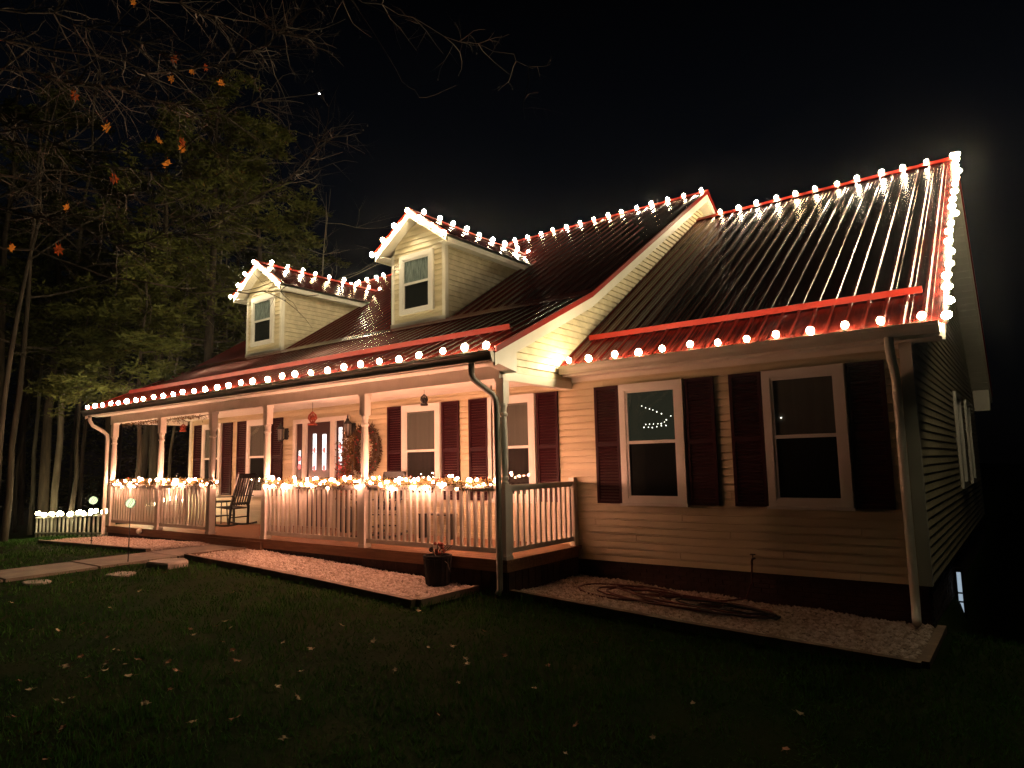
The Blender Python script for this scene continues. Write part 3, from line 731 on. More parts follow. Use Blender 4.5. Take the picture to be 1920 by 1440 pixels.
# ------------------------------------------------------------------ porch furniture
def rocking_chair(loc, rz, label):
    t = thing('rocking_chair', loc, label, 'rocking chair', 'black rocking chairs on the porch')
    t.rotation_euler = (0, 0, rz)
    def P(mb, name):
        me = bpy.data.meshes.new(name); me.from_pydata(mb.v, [], mb.f); me.materials.append(blackm)
        o = bpy.data.objects.new(name, me); C.objects.link(o); o.parent = t
    for s_ in (-1, 1):        # faces -Y locally
        m = MB(); pr = []
        for k in range(11):
            a = -.46 + .095 * k; pr.append((s_ * .25, a, .025 + .22 * a * a))
        for a, b in zip(pr[:-1], pr[1:]): m.beam(a, b, .03, .04)
        P(m, 'rocker')
        P(MB().beam((s_ * .25, -.26, .04), (s_ * .25, -.28, .62), .04, .04, (0, 1, 0)), 'leg')
        P(MB().beam((s_ * .25, .20, .03), (s_ * .23, .24, .45), .04, .04, (0, 1, 0)), 'leg')
        P(MB().beam((s_ * .23, .22, .42), (s_ * .22, .47, 1.14), .04, .035, (0, 1, 0)), 'back_post')
        P(MB().beam((s_ * .27, -.33, .64), (s_ * .26, .32, .66), .075, .025), 'armrest')
    for k in range(7): P(MB().beam((-.25, -.25 + k * .075, .425 - k * .006), (.25, -.25 + k * .075, .425 - k * .006), .06, .02), 'seat_slat')
    for k in range(6):
        x = -.165 + k * .066
        P(MB().beam((x, .25, .46), (x, .455, 1.07), .035, .012, (0, 1, 0)), 'back_slat')
    P(MB().beam((-.22, .46, 1.10), (.22, .46, 1.10), .03, .10), 'top_rail'); P(MB().beam((-.22, .25, .50), (.22, .25, .50), .025, .05), 'back_rail')
    P(MB().beam((-.25, -.27, .22), (.25, -.27, .22), .025, .025), 'stretcher'); P(MB().beam((-.25, .21, .20), (.25, .21, .20), .025, .025), 'stretcher')
    return t
rocking_chair((-8.62, 1.22, 0.0), R(-82), 'black rocking chair seen from its side in the porch opening')
rocking_chair((-3.62, 1.05, 0.0), R(12), 'black rocking chair behind the railing, between wreath and window')
rocking_chair((-6.35, .62 + .5, 0.0), R(3), 'black rocking chair in front of the entrance door') if False else None
def side_table(x, y, label):
    t = thing('side_table', (x, y, 0), label, 'table')
    MB().lathe((x, y, 0), [(.20, .50), (.21, .51), (.21, .53), (.20, .54)], 14).build('table_top', blackm, t)
    for k in range(3):
        a = 2.1 * k + .5
        MB().tube([(x + .13 * math.cos(a), y + .13 * math.sin(a), .50), (x + .17 * math.cos(a), y + .17 * math.sin(a), 0)], .014, 6).build('leg', blackm, t)
    MB().lathe((x, y, 0), [(.12, .20), (.12, .215)], 10).build('shelf', blackm, t)
side_table(-9.28, 1.33, 'small round black table beside the side-on rocking chair')
bench = thing('porch_bench', (-2.6, 1.45, 0), 'low dark slatted bench under the window behind the near railing', 'bench')
for k in range(3): MB().box(-2.95, -2.25, 1.33 + k * .09, 1.40 + k * .09, .40, .42).build('seat_slat', blackm, bench)
for x in (-2.92, -2.28):
    MB().box(x - .02, x + .02, 1.34, 1.56, .0, .40).build('leg', blackm, bench)

# wreath between the door and the window
wr = thing('wreath', (-4.72, D - .06, 1.58), 'large dark grapevine wreath with red sprigs on the siding right of the entrance', 'wreath')
m = MB(); rw = random.Random(5)
for k in range(46):
    a0 = rw.uniform(0, 6.28); rr = rw.uniform(.27, .42); pts_ = []
    for j in range(9):
        a = a0 + j * .35; q = rr + rw.uniform(-.03, .03)
        pts_.append((-4.72 + q * math.cos(a) * .92, D - .07 + rw.uniform(-.045, .035), 1.58 + q * 1.15 * math.sin(a)))
    m.tube(pts_, .007, 4, False)
m.build('vine_ring', barkT, wr)
m = MB(); foliage(m, [(-4.72 + .34 * math.cos(a) * .92, D - .08, 1.58 + .36 * 1.15 * math.sin(a)) for a in [k * .3 for k in range(22)]], .15, 2200, .06, .012, rw); kind(m.build('foliage', wreathm, wr), 'stuff')
m = MB()
for _ in range(60):
    a = rw.uniform(0, 6.28); q = rw.uniform(.22, .45)
    m.ball((-4.72 + q * math.cos(a) * .92, D - .15, 1.58 + q * 1.15 * math.sin(a)), .016, 6, 4)
kind(m.build('berry', garlred, wr), 'stuff')
# tall dried arrangement left of the wreath
da = thing('dried_arrangement', (-5.0, 1.45, 0), 'tall brown dried branches with red leaves standing beside the entrance door', 'dried plant')
MB().lathe((-5.0, 1.45, 0), [(.10, 0), (.14, .05), (.16, .3), (.12, .42), (.13, .45)], 12).build('pot', potm, da, smooth=True)
m = MB()
for k in range(26):
    a = rw.uniform(0, 6.28); q = rw.uniform(.02, .26)
    m.tube([(-5.0, 1.45, .4), (-5.0 + q * .5 * math.cos(a), 1.45 + q * .4 * math.sin(a), 1.0), (-5.0 + q * math.cos(a), 1.45 + q * .6 * math.sin(a), rw.uniform(1.3, 1.85))], [.006, .005, .002], 4, False)
m.build('branch', barkT, da)
m = MB(); foliage(m, [(-5.0, 1.45, .6), (-5.0, 1.45, 1.8)], .30, 1300, .05, .014, rw); kind(m.build('foliage', brushm, da), 'stuff')
m = MB(); foliage(m, [(-5.0, 1.40, .7), (-5.02, 1.38, 1.5)], .26, 260, .05, .018, rw); kind(m.build('red_leaf_cluster', garlred, da), 'stuff')

# hanging ornaments
def hanging(x, y, zt, zb, m_, r, label):
    t = thing('hanging_lantern', (x, y, zt), label, 'hanging ornament', 'ornaments hanging from the porch ceiling')
    MB().tube([(x, y, 2.505), (x, y, zt)], .004, 4).build('hanger', ironm, t)
    c = MB(); h = zt - zb
    for k in range(8):
        a = math.pi * k / 4
        c.tube([(x, y, zt), (x + r * .8 * math.cos(a), y + r * .8 * math.sin(a), zt - h * .25), (x + r * math.cos(a), y + r * math.sin(a), zt - h * .5), (x + r * .35 * math.cos(a), y + r * .35 * math.sin(a), zt - h * .8)], .008, 4)
    c.build('cage', m_, t)
    MB().ball((x, y, zt - h * .45), r * .62, 9, 6).build('core', m_, t, smooth=True)
    MB().lathe((x, y, zb), [(r * .3, .05), (r * 1.05, .0), (r * 1.1, .02), (r * .3, .07)], 12).build('base_dish', m_, t)
hanging(-5.36, .9, 2.33, 2.06, orn_red, .085, 'rust red wire lantern hanging before the front door')
hanging(-2.36, .9, 2.43, 2.24, ironm, .060, 'small black lantern hanging before the near window')
hanging(-10.30, .9, 2.34, 2.16, orn_red, .07, 'small red lantern hanging near the far end of the porch')
# dry vine along the inside of the beam
v = thing('dry_vine', (-11.6, .2, 2.4), 'dry twiggy vine trailing under the far end of the porch beam', 'vine')
m = MB()
for k in range(60):
    x = rw.uniform(-11.6, -7.6); y = .1
    m.tube([(x, y, 2.38), (x + rw.uniform(-.1, .1), y + .02, 2.31), (x + rw.uniform(-.16, .16), y + .04, 2.38 - abs(rw.gauss(.05, .05)) - .04)], .004, 3, False)
m.tube([(-11.6 + k * .2, .1, 2.37 + .012 * math.sin(k)) for k in range(21)], .009, 4)
m.build('stem', barkT, v)
m = MB(); foliage(m, [(-11.6, .1, 2.36), (-9.6, .1, 2.35), (-8.0, .1, 2.36)], .06, 420, .04, .010, rw); kind(m.build('foliage', brushm, v), 'stuff')

# ------------------------------------------------------------------ path, beds, gravel
def bed(x0, x1, y0, y1, name, label):
    z = lambda x: float(G(x, 0)) + .012
    t = thing('gravel_bed', (x0, y0, z(x0)), label, 'gravel bed', 'gravel beds along the house')
    n = 12; vs = []
    for j in (0, 1):
        for i in range(n + 1):
            x = x0 + (x1 - x0) * i / n; vs.append((x, (y0, y1)[j], z(x) + .0))
    MB().add(vs, [(i, i + 1, n + 2 + i, n + 1 + i) for i in range(n)]).build('bed_base', gravelbed, t)
    # stones
    rs = np.random.RandomState(int(abs(x0 * 100)) + 3)
    A = (x1 - x0) * (y1 - y0); N = int(A * 1500)
    px = rs.uniform(x0 + .02, x1 - .02, N); py = rs.uniform(y0 + .02, y1 - .01, N)
    pz = G(px, py * 0) + .012 + rs.uniform(0, .022, N) + .012 * np.sin(px * 5.1) * np.sin(py * 6.3)
    sz = rs.uniform(.010, .030, N)
    th = rs.uniform(0, 6.28, N)
    base = np.array([[1, 0, -.1], [.3, .9, .05], [-.8, .6, -.1], [-.9, -.5, .1], [.2, -1, -.05], [.05, 0, .75]])
    fs = np.array([[0, 1, 5], [1, 2, 5], [2, 3, 5], [3, 4, 5], [4, 0, 5]])
    c, s_ = np.cos(th), np.sin(th)
    B = base[None] * (1 + rs.uniform(-.3, .3, (N, 6, 3)))
    vx = (B[:, :, 0] * c[:, None] - B[:, :, 1] * s_[:, None]) * sz[:, None] + px[:, None]
    vy = (B[:, :, 0] * s_[:, None] + B[:, :, 1] * c[:, None]) * sz[:, None] * .8 + py[:, None]
    vz = B[:, :, 2] * sz[:, None] + pz[:, None]
    V = np.stack([vx, vy, vz], 2).reshape(-1, 3)
    Fc = (fs[None] + (np.arange(N) * 6)[:, None, None]).reshape(-1, 3)
    kind(np_mesh('gravel', V - np.array(t.location)[None], Fc, gravelm, t), 'stuff')
    return t, z
def edging(t, pts):
    for a, b in zip(pts[:-1], pts[1:]):
        a = Vector((a[0], a[1], float(G(a[0], 0)) + .015)); b = Vector((b[0], b[1], float(G(b[0], 0)) + .015))
        MB().beam(a, b, .085, .09).build('edging_timber', timber, t)
t1, _ = bed(-12.2, -7.1, -1.22, -.03, 'a', 'gravel bed between the far downspout and the concrete path')
edging(t1, [(-12.25, -1.26), (-10.6, -1.26), (-8.9, -1.26), (-7.14, -1.26)])
t2, _ = bed(-5.9, -.5, -1.15, -.03, 'b', 'gravel bed between the concrete path and the planter')
edging(t2, [(-5.93, -1.19), (-4.1, -1.19), (-2.3, -1.19), (-.50, -1.19)]); edging(t2, [(-.46, -1.15), (-.46, -.04)]); edging(t2, [(-5.94, -1.15), (-5.94, -.04)])
t3, _ = bed(.06, 4.62, .12, D + .02, 'c', 'gravel bed below the wing windows holding the coiled hose')
edging(t3, [(.02, .06), (2.3, .08), (4.66, .10)]); edging(t3, [(4.68, .14), (4.68, D + .0)])
# path slabs
path = kind(MB().box(-7.04, -5.98, -11, -.06, -.60, -.33).build('garden_path', concrete), 'structure')
for k in range(9):
    y1 = -.11 - k * 1.22; z = float(G(-6.5, y1 - .6)) + .03
    o = MB().prism([(-7.05, y1, z), (-5.97, y1, z), (-5.95, y1 - 1.195, z - .008), (-7.06, y1 - 1.195, z - .008)], (0, 0, -.12)).build('paving_slab', concrete, path)
def flat_stone(x, y, r, label, h=.045, seed=1):
    rs = random.Random(seed); z = float(G(x, y)); P = []
    for k in range(11):
        a = 2 * math.pi * k / 11; q = r * rs.uniform(.82, 1.1); P.append((x + q * math.cos(a), y + q * .8 * math.sin(a)))
    m = MB(); n = 11
    vs = [(p[0], p[1], z - .02) for p in P] + [(p[0], p[1], z + h * .7) for p in P] + [(x + (p[0] - x) * .93, y + (p[1] - y) * .93, z + h + rs.uniform(-.006, .006)) for p in P]
    fs = [(i, (i + 1) % n, (i + 1) % n + n, i + n) for i in range(n)] + [(i + n, (i + 1) % n + n, (i + 1) % n + 2 * n, i + 2 * n) for i in range(n)] + [tuple(range(2 * n, 3 * n))]
    tag(m.add(vs, fs).build('stepping_stone', stone), label, 'stepping stone', 'flat stones in the lawn')
flat_stone(-5.30, -1.80, .36, 'thick pale stepping stone beside the path end', .09, 3)
flat_stone(-5.2, -2.55, .24, 'thin flat stone sunk in the grass before the thick stepping stone', .02, 5)
flat_stone(-5.55, -3.5, .22, 'small flat stone sunk in the lawn near the path edge', .02, 6)

# planter in the near gravel bed
pl = thing('planter', (-.98, -.28, -.36), 'dark wooden half barrel planter with dried flowers in the gravel bed', 'planter')
MB().lathe((-.98, -.26, -.37), [(.15, 0), (.165, .05), (.185, .36), (.20, .37), (.20, .40), (.17, .40), (.16, .34)], 16).build('barrel', potm, pl)
for k in range(16):
    a = 2 * math.pi * k / 16
    MB().beam((-.98 + .158 * math.cos(a), -.26 + .158 * math.sin(a), -.35), (-.98 + .190 * math.cos(a), -.26 + .190 * math.sin(a), -.01), .055, .014, (math.cos(a), math.sin(a), 0)).build('stave', potm, pl)
m = MB()
for k in range(14):
    a = rw.uniform(0, 6.28); q = rw.uniform(.05, .2); m.tube([(-.98, -.26, -.02), (-.98 + q * .6 * math.cos(a), -.26 + q * .6 * math.sin(a), .08), (-.95 + q * math.cos(a), -.26 + q * math.sin(a), rw.uniform(.08, .2))], .005, 4, False)
m.tube([(-.85, -.3, -.02), (-.72, -.34, -.06), (-.66, -.36, -.16)], .006, 4); m.build('stem', barkT, pl)
m = MB()
for k in range(16): m.ball((-.90 + rw.uniform(-.07, .07), -.28 + rw.uniform(-.07, .05), .10 + rw.uniform(-.06, .10)), rw.uniform(.014, .03), 6, 4)
m.build('dried_flower', mat('dusty_red_flower', (.30, .07, .05), .8), pl)
MB().ball((-1.06, -.30, .10), .035, 8, 5).build('seed_head', potm, pl)

# faucet and hose
fc = thing('faucet', (2.68, D, -.02), 'wall faucet with a hose hanging from it below the wing windows', 'faucet')
MB().tube([(2.68, D, -.02), (2.68, D - .09, -.02), (2.68, D - .12, -.045), (2.68, D - .12, -.09)], .014, 8).build('spout', brass, fc)
MB().lathe((2.68, D - .07, 0), [(.006, -.01), (.006, .03), (.035, .032), (.035, .042), (.004, .045)], 8).build('handle', brass, fc)
hz = lambda x, y: float(G(x, 0)) + .04
rh = random.Random(11); m = MB()
def loop(mb, cx, cy, rx, ry, a0, a1, n=26, lift=0.0, r=.0115):
    pts_ = []
    for k in range(n + 1):
        a = a0 + (a1 - a0) * k / n
        x = cx + rx * math.cos(a) + rh.uniform(-.01, .01); y = min(D - .08, cy + ry * math.sin(a) + rh.uniform(-.01, .01))
        pts_.append((x, y, hz(x, y) + lift + rh.uniform(0, .012)))
    mb.tube(pts_, r, 6)
hose = thing('garden_hose', (1.9, .95, -.52), 'dark red garden hose in loose flat loops on the gravel bed', 'hose')
for (cx_, cy_, rx, ry, l) in ((1.15, 1.02, .62, .42, 0), (1.35, .95, .50, .30, .02), (1.75, .92, .75, .34, .03), (1.9, .98, .62, .24, .045), (2.3, .95, .85, .30, .02), (2.45, .90, .70, .22, .05), (1.5, 1.1, .45, .22, .05)):
    loop(m, cx_, cy_, rx, ry, rh.uniform(0, 6), rh.uniform(6, 12) + 3, 40, l)
m.tube([(2.68, D - .12, -.09), (2.67, D - .14, -.3), (2.6, D - .16, -.5), (2.4, 1.4, -.52), (2.1, 1.15, -.50)], .012, 6)
m.build('hose', hosem, hose, smooth=True)
m = MB(); loop(m, 2.75, .80, .48, .22, 0, 11, 50, .045); loop(m, 2.55, .85, .55, .16, 1, 9, 40, .06)
hb = m.build('coiled_hose', hoseblk, None, smooth=True); tag(hb, 'black cord coiled over the end of the red garden hose', 'hose')

# ------------------------------------------------------------------ grass and fallen leaves
rs = np.random.RandomState(5)
N = 200000
u = rs.uniform(0, 1, N); ang = rs.uniform(R(-12), R(78), N); dist = 1.2 + 22 * u ** 1.3
px = CAM.x - np.sin(ang) * dist; py = CAM.y + np.cos(ang) * dist
ok = (py < -1.35) & ~((px > -7.15) & (px < -5.85)) | ((px > -.4) & (py < 0.0)) | ((px > 4.8) & (py < 3)) | ((px < -12.4) & (py < .2))
ok &= ~((px > -7.15) & (px < -5.85))
px, py = px[ok], py[ok]; N = len(px)
hgt = rs.uniform(.02, .065, N) * (1 + .45 * np.sin(px * 1.7 + 1) * np.cos(py * 1.3) + .4 * np.sin(px * 7.1) * np.sin(py * 6.3 + px)); wd = rs.uniform(.002, .0045, N) * (1 + dist[ok] * .12); th = rs.uniform(0, 6.28, N)
pz = G(px, py) - .004
lean = rs.normal(0, .022, (N, 2))
V = np.zeros((N, 3, 3))
V[:, 0] = np.stack([px - wd * np.cos(th), py - wd * np.sin(th), pz], 1); V[:, 1] = np.stack([px + wd * np.cos(th), py + wd * np.sin(th), pz], 1)
V[:, 2] = np.stack([px + lean[:, 0], py + lean[:, 1], pz + hgt], 1)
g = np_mesh('grass', V.reshape(-1, 3), np.arange(3 * N).reshape(-1, 3), grassm); kind(g, 'stuff'); tag(g, 'short dark green grass of the front lawn', 'grass')

leafproto = []
for s_ in range(5):
    q = random.Random(s_ + 20); m = MB(); n = 10; vs = [(0, 0, .012)]
    for k in range(n):
        a = 2 * math.pi * k / n; r = (1.0 if k % 2 == 0 else .62) * (1 + q.uniform(-.2, .2)); vs.append((r * .05 * math.cos(a), r * .04 * math.sin(a), .010 + .022 * q.random() * (k % 3 == 0) + .006 * q.random()))
    m.add(vs, [(0, 1 + k, 1 + (k + 1) % n) for k in range(n)])
    m.prism([(.045, -.0015, .012), (.045, .0015, .012), (.085, .001, .018), (.085, -.001, .018)], (0, 0, .002))
    o = m.build('fallen_leaf', dryleaf if s_ % 3 else brownleaf, None); leafproto.append(o); C.objects.unlink(o)
LV = [(-2.49, -4.07), (-1.84, -3.87), (-1.77, -4.12), (-1.9, -3.55), (-1.4, -3.48), (-1.2, -3.55), (-0.77, -3.5), (-1.31, -3.24), (-0.31, -3.14), (0.05, -3.08), (-0.48, -3.56), (-0.18, -3.7), (0.08, -3.93), (0.61, -3.82), (0.93, -3.86), (1.44, -4.33), (-0.36, -4.16), (0.15, -4.63), (0.73, -4.57), (0.91, -4.36), (-0.3, -5.32), (-1.09, -4.71), (-1.17, -4.69), (-1.0, -4.44), (-0.81, -4.53), (-0.83, -4.36), (-0.75, -4.69), (-0.53, -4.46), (-1.09, -5.07), (-0.82, -5.08), (-0.38, -5.03), (-0.38, -4.94), (0.54, -5.42), (0.48, -3.49), (0.14, -5.18), (0.12, -5.33), (0.01, -4.38), (-2.66, -4.48), (-2.45, -4.32), (-1.39, -3.1), (-1.13, -3.19), (-1.28, -4.25), (-1.35, -4.51), (-0.87, -4.24), (-0.62, -4.08), (2.04, -1.2), (0.94, -1.61), (1.59, -2.08), (1.36, -2.37), (0.86, -2.35), (1.02, -2.18), (-0.12, -1.49), (2.04, -2.04), (1.46, -2.46), (2.44, -0.78), (3.41, -2.8), (4.18, -2.45), (2.89, -2.95), (3.06, -3.35), (1.98, -3.4), (0.14, -4.64), (0.95, -3.86), (1.69, -2.84), (2.25, -2.56), (3.4, -2.09), (4.1, -1.81), (0.32, -2.55), (-0.34, -2.41), (1.07, -2.96)]
rl = random.Random(31)
LV += [(-9.6, -4.4), (-8.3, -3.6), (-4.9, -3.3), (-4.2, -4.2), (-3.6, -3.0), (-3.0, -3.6), (-4.6, -2.2), (-2.6, -2.3)]
marks = [('planter', (-.98, -.3)), ('corner downspout', (0, -.1)), ('concrete path slabs', (-5.9, -4.2)), ('thick stepping stone', (-5.3, -1.8)), ('hose bed far corner', (4.6, .0)), ('wing bed edging middle', (2.3, 0)),
         ('bottom left photo corner', (1.0, -5.8)), ('bottom edge of the photo', (3.2, -4.2)), ('bottom right photo corner', (5.0, -2.4)), ('far gravel bed', (-9, -1.3)), ('long gravel bed middle', (-3, -1.2)), ('left edge of the photo', (-2.2, -5.2)), ('lawn centre', (.2, -3.2))]
order = 'nearest second third fourth fifth sixth seventh eighth ninth tenth eleventh twelfth thirteenth fourteenth fifteenth sixteenth seventeenth eighteenth nineteenth twentieth twentyfirst twentysecond twentythird twentyfourth twentyfifth'.split()
order = [order[0]] + [w_ + ' nearest' for w_ in order[1:]]
rank = {}
for mk, (mx, my) in marks:
    for i, k in enumerate(sorted(range(len(LV)), key=lambda k: (LV[k][0] - mx) ** 2 + (LV[k][1] - my) ** 2)):
        rank.setdefault(k, []).append((i, mk))
for k, (x, y) in enumerate(LV):
    i, mk = min(rank[k]); pi = rl.randrange(5); col = 'pale' if pi % 3 else 'brown'
    sc_ = rl.uniform(.5, .85)
    o = inst(leafproto[pi], 'fallen_leaf', (x, y, float(G(x, y)) + .035), None, (rl.uniform(-.5, .5), rl.uniform(-.5, .5), rl.uniform(0, 6.28)), (sc_, sc_, sc_))
    tag(o, '%s dry leaf on the lawn, %s the %s' % (col, order[min(i, 24)], mk), 'leaf', 'fallen leaves on the lawn')

# ------------------------------------------------------------------ trees
def bearing(deg, dist):
    if deg > 67: pass
    elif dist < 32: dist = 19.6 + (dist - 21) * .55
    elif dist < 37: dist -= 6
    return CAM.x - math.sin(R(deg)) * dist, CAM.y + math.cos(R(deg)) * dist
def branch(mb, p, d, L, r, rs, depth, curl=.25, n=5, tips=None, drop=0, kids=3):
    pts_ = [p]; rad = [r]; q = Vector(p); dd = Vector(d).normalized()
    for i in range(n):
        dd = (dd + Vector((rs.gauss(0, curl), rs.gauss(0, curl), rs.gauss(0, curl * .7) - drop))).normalized()
        q = q + dd * (L / n); pts_.append(q.copy()); rad.append(r * (1 - (i + 1) / n * .75))
    mb.tube(pts_, rad, 5 if r > .03 else 3, False)
    if tips is not None and depth <= 1: tips += pts_[2:]
    if depth > 0:
        for k in range(kids):
            i = rs.randrange(1, n); t_ = pts_[i]
            side = Vector((rs.gauss(0, 1), rs.gauss(0, 1), rs.gauss(0, .7))).normalized()
            nd = (dd * .7 + side * .9).normalized()
            branch(mb, t_, nd, L * rs.uniform(.4, .65), rad[i] * .6, rs, depth - 1, curl, max(3, n - 1), tips, drop, kids)
def needle_clumps(pts_, rs, per, size, spread):
    """leaf-sized faces round each tip"""
    n = len(pts_) * per
    P = np.repeat(np.array([tuple(p) for p in pts_]), per, 0) + rs.normal(0, spread, (n, 3)) * np.array([1, 1, .32])
    d = rs.normal(0, 1, (n, 3)); d[:, 2] = d[:, 2] * .35 + .12; d /= np.linalg.norm(d, axis=1)[:, None]
    a = np.cross(d, rs.normal(0, 1, (n, 3))); a /= np.linalg.norm(a, axis=1)[:, None]
    L = rs.uniform(.6, 1.3, n)[:, None] * size; w = size * .16
    V = np.stack([P - a * w, P + a * w, P + d * L], 1).reshape(-1, 3)
    return V, np.arange(3 * n).reshape(-1, 3)
def conifer(deg, dist, h, z0c, r, label, seed, bark=barkD, nm=pinem, dens=1.0, lean=0, tr=.16):
    rs = random.Random(seed); nrs = np.random.RandomState(seed)
    x, y = bearing(deg, dist); g0 = float(G(x, y))
    t = thing('pine_tree', (x, y, g0), label, 'pine tree', 'pines beyond the far end of the house')
    top = Vector((x + lean, y, g0 + h)); base = Vector((x, y, g0 - .2))
    tp = [base.lerp(top, k / 8) + Vector((rs.gauss(0, .05), rs.gauss(0, .05), 0)) * (k > 0) for k in range(9)]
    MB().tube(tp, [tr * (1 - k / 8 * .85) for k in range(9)], 9).build('trunk', bark, t, smooth=True)
    limbs = MB(); tips = []
    nl = int(34 * dens)
    for k in range(nl):
        f = (k // 4 + rs.uniform(0, .25)) / (nl / 4); f = min(f, .98); zz = z0c + (h - z0c) * f
        c = base.lerp(top, zz / h)
        a = rs.uniform(0, 6.28); L = r * (1 - f * .75) * rs.uniform(.45, 1.25)
        branch(limbs, c, (math.cos(a), math.sin(a), rs.uniform(-.05, .22)), L, .035 * (1 - f * .5), rs, 1, .13, 6, tips, .025, 5)
    kind(limbs.build('limb', bark, t), 'stuff')
    tips = [p for p in tips if rs.random() < .85]
    V, Fc = needle_clumps(tips, nrs, 17, .20, .13)
    V = V - np.array([x, y, g0])
    o = np_mesh('crown', V, Fc, nm, t); kind(o, 'stuff')
def trunk_tree(deg, dist, h, r, label, seed, lean=(0, 0), bark=barkL, name='bare_tree', group='bare trunks beyond the far end of the house', br=9, depth=2):
    rs = random.Random(seed); x, y = bearing(deg, dist); g0 = float(G(x, y))
    t = thing(name, (x, y, g0), label, 'tree', group)
    # lean is along the bearing's right-hand side (m at the top) and away
    sx_, sy_ = math.cos(R(deg)), math.sin(R(deg))
    pts_ = []
    for k in range(11):
        f = k / 10
        pts_.append(Vector((x + lean[0] * f ** 1.2 * sx_ + rs.gauss(0, .05) * (k > 0), y + lean[0] * f ** 1.2 * sy_ + rs.gauss(0, .05) * (k > 0), g0 - .2 + (h + .2) * f)))
    MB().tube(pts_, [r * .72 * (1 - f * .08) for f in range(11)], 8).build('trunk', bark, t, smooth=True)
    for k in range(br):
        m = MB(); i = rs.randrange(4, 10); a = rs.uniform(0, 6.28)
        branch(m, pts_[i], (math.cos(a), math.sin(a), rs.uniform(.1, .7)), rs.uniform(1.2, 3.2) * h / 12, r * .3 * (1 - i * .06), rs, depth, .2, 5, None, 0, 3)
        m.build('branch', bark, t)
T = trunk_tree
T(70.9, 25, 15, .15, 'brightest pale trunk, standing just behind the low lit fence', 1, (.5, 0))
T(72.2, 26, 13, .10, 'slim trunk second from the brightest pale one, leaning slightly', 2, (.3, 0))
T(73.6, 22, 13, .13, 'dull trunk at the outer edge of the woods', 3, (.4, 0), barkD)
T(74.6, 21, 12, .12, 'leaning dark trunk outermost in the woods', 4, (.9, 0), barkD)
T(73.0, 28, 13, .09, 'thin straight trunk deeper among the dull ones', 5, (.5, 0), barkD)
T(71.6, 30, 14, .10, 'thin dull trunk just outside the brightest pale one', 6, (.1, 0), barkD)
T(69.4, 28, 14, .11, 'brown trunk just inside the brightest pale one', 7, (.2, 0), barkD)
T(68.1, 27, 13, .09, 'slim trunk seen between pale trunk and far corner post', 8, (.3, 0))
T(66.3, 29, 17, .19, 'thick brown leaning trunk rising behind the far porch eave', 9, (2.6, 0), barkD, br=12)
T(65.8, 30, 14, .07, 'thin companion stem beside the thick leaning trunk', 10, (2.2, 0))
T(63.9, 27, 12, .07, 'slender trunk visible through the farthest porch bay', 11, (.5, 0))
T(61.4, 30, 13, .10, 'slender forked tree rising behind the far dormer roof edge', 12, (.3, 0), br=12)
T(59.8, 32, 13, .08, 'thin bare tree just outside the far dormer', 13, (-.3, 0), br=14)
T(57.2, 34, 13, .08, 'faint bare tree behind the far dormer peak', 14, (.6, 0), br=14)
T(67.2, 34, 14, .10, 'dark trunk deep in the woods behind the thick leaning one', 15, (.5, 0), barkD)
T(64.9, 35, 14, .10, 'dark trunk deep in the woods above the far eave', 16, (-.4, 0), barkD)
T(62.6, 36, 14, .09, 'dark trunk deep in the woods above the middle of the eave', 17, (.6, 0), barkD)
T(70.1, 34, 14, .09, 'faint trunk deep in the woods behind the low fence', 18, (.4, 0), barkD)
T(53.6, 30, 11.6, .07, 'bare treetop showing between the two dormers', 19, (.4, 0), br=16)
K = conifer
K(61.3, 27, 14.5, 5.5, 3.0, 'broad pine behind the far dormer, darkest against the sky', 21, tr=.2)
K(57.8, 29, 13.8, 5.5, 2.9, 'pine nearest the far dormer, its branches reaching over the roof', 22, dens=1.1)
K(64.8, 26, 13.5, 6.4, 2.4, 'pine between the thick leaning trunk and the far eave', 23, dens=.7)
K(68.0, 27, 13, 6.2, 2.3, 'pine above the far end of the porch gutter', 24, dens=.6)
K(71.5, 25, 15, 6.2, 2.6, 'tall pine above the low lit fence', 25, nm=pinem2, dens=.6)
K(74.4, 25, 14.5, 5.6, 2.6, 'outermost tall pine in the woods', 26, nm=pinem2, dens=.6)
K(66.0, 22.5, 8.2, 3.8, 1.4, 'young bright green pine just beyond the far porch corner', 27, dens=.55, tr=.08)
K(69.8, 22.5, 7.0, 4.2, 1.3, 'young pine with low brown-green sprays by the brightest trunk', 28, dens=.5, tr=.07)
K(59.5, 34, 15, 6.0, 3.0, 'dark conifer filling the gap behind the nearer pines', 29, nm=pinem2)
K(54.6, 33, 12.2, 6.0, 2.8, 'dim conifer behind the space between the dormers', 30, nm=pinem2, dens=.8)
K(72.8, 33, 15, 6.0, 3.0, 'dark conifer far back above the outermost trunks', 33, nm=pinem2)

# far woods as one mass
nrs = np.random.RandomState(9); pts_ = []
for k in range(2600):
    dg = nrs.uniform(52, 80); di = nrs.uniform(38, 46); hh = nrs.uniform(0, 1) ** .8 * (np.interp(dg, [52, 56, 62, 80], [6, 9, 13, 14]))
    x, y = bearing(dg, di); pts_.append((x, y, hh - .6))
V, Fc = needle_clumps(pts_, nrs, 14, .34, .55)
fw_ = np_mesh('far_woods', V, Fc, pinem2); kind(fw_, 'stuff'); tag(fw_, 'dark far woods behind the nearer trunks and pines', 'woods')

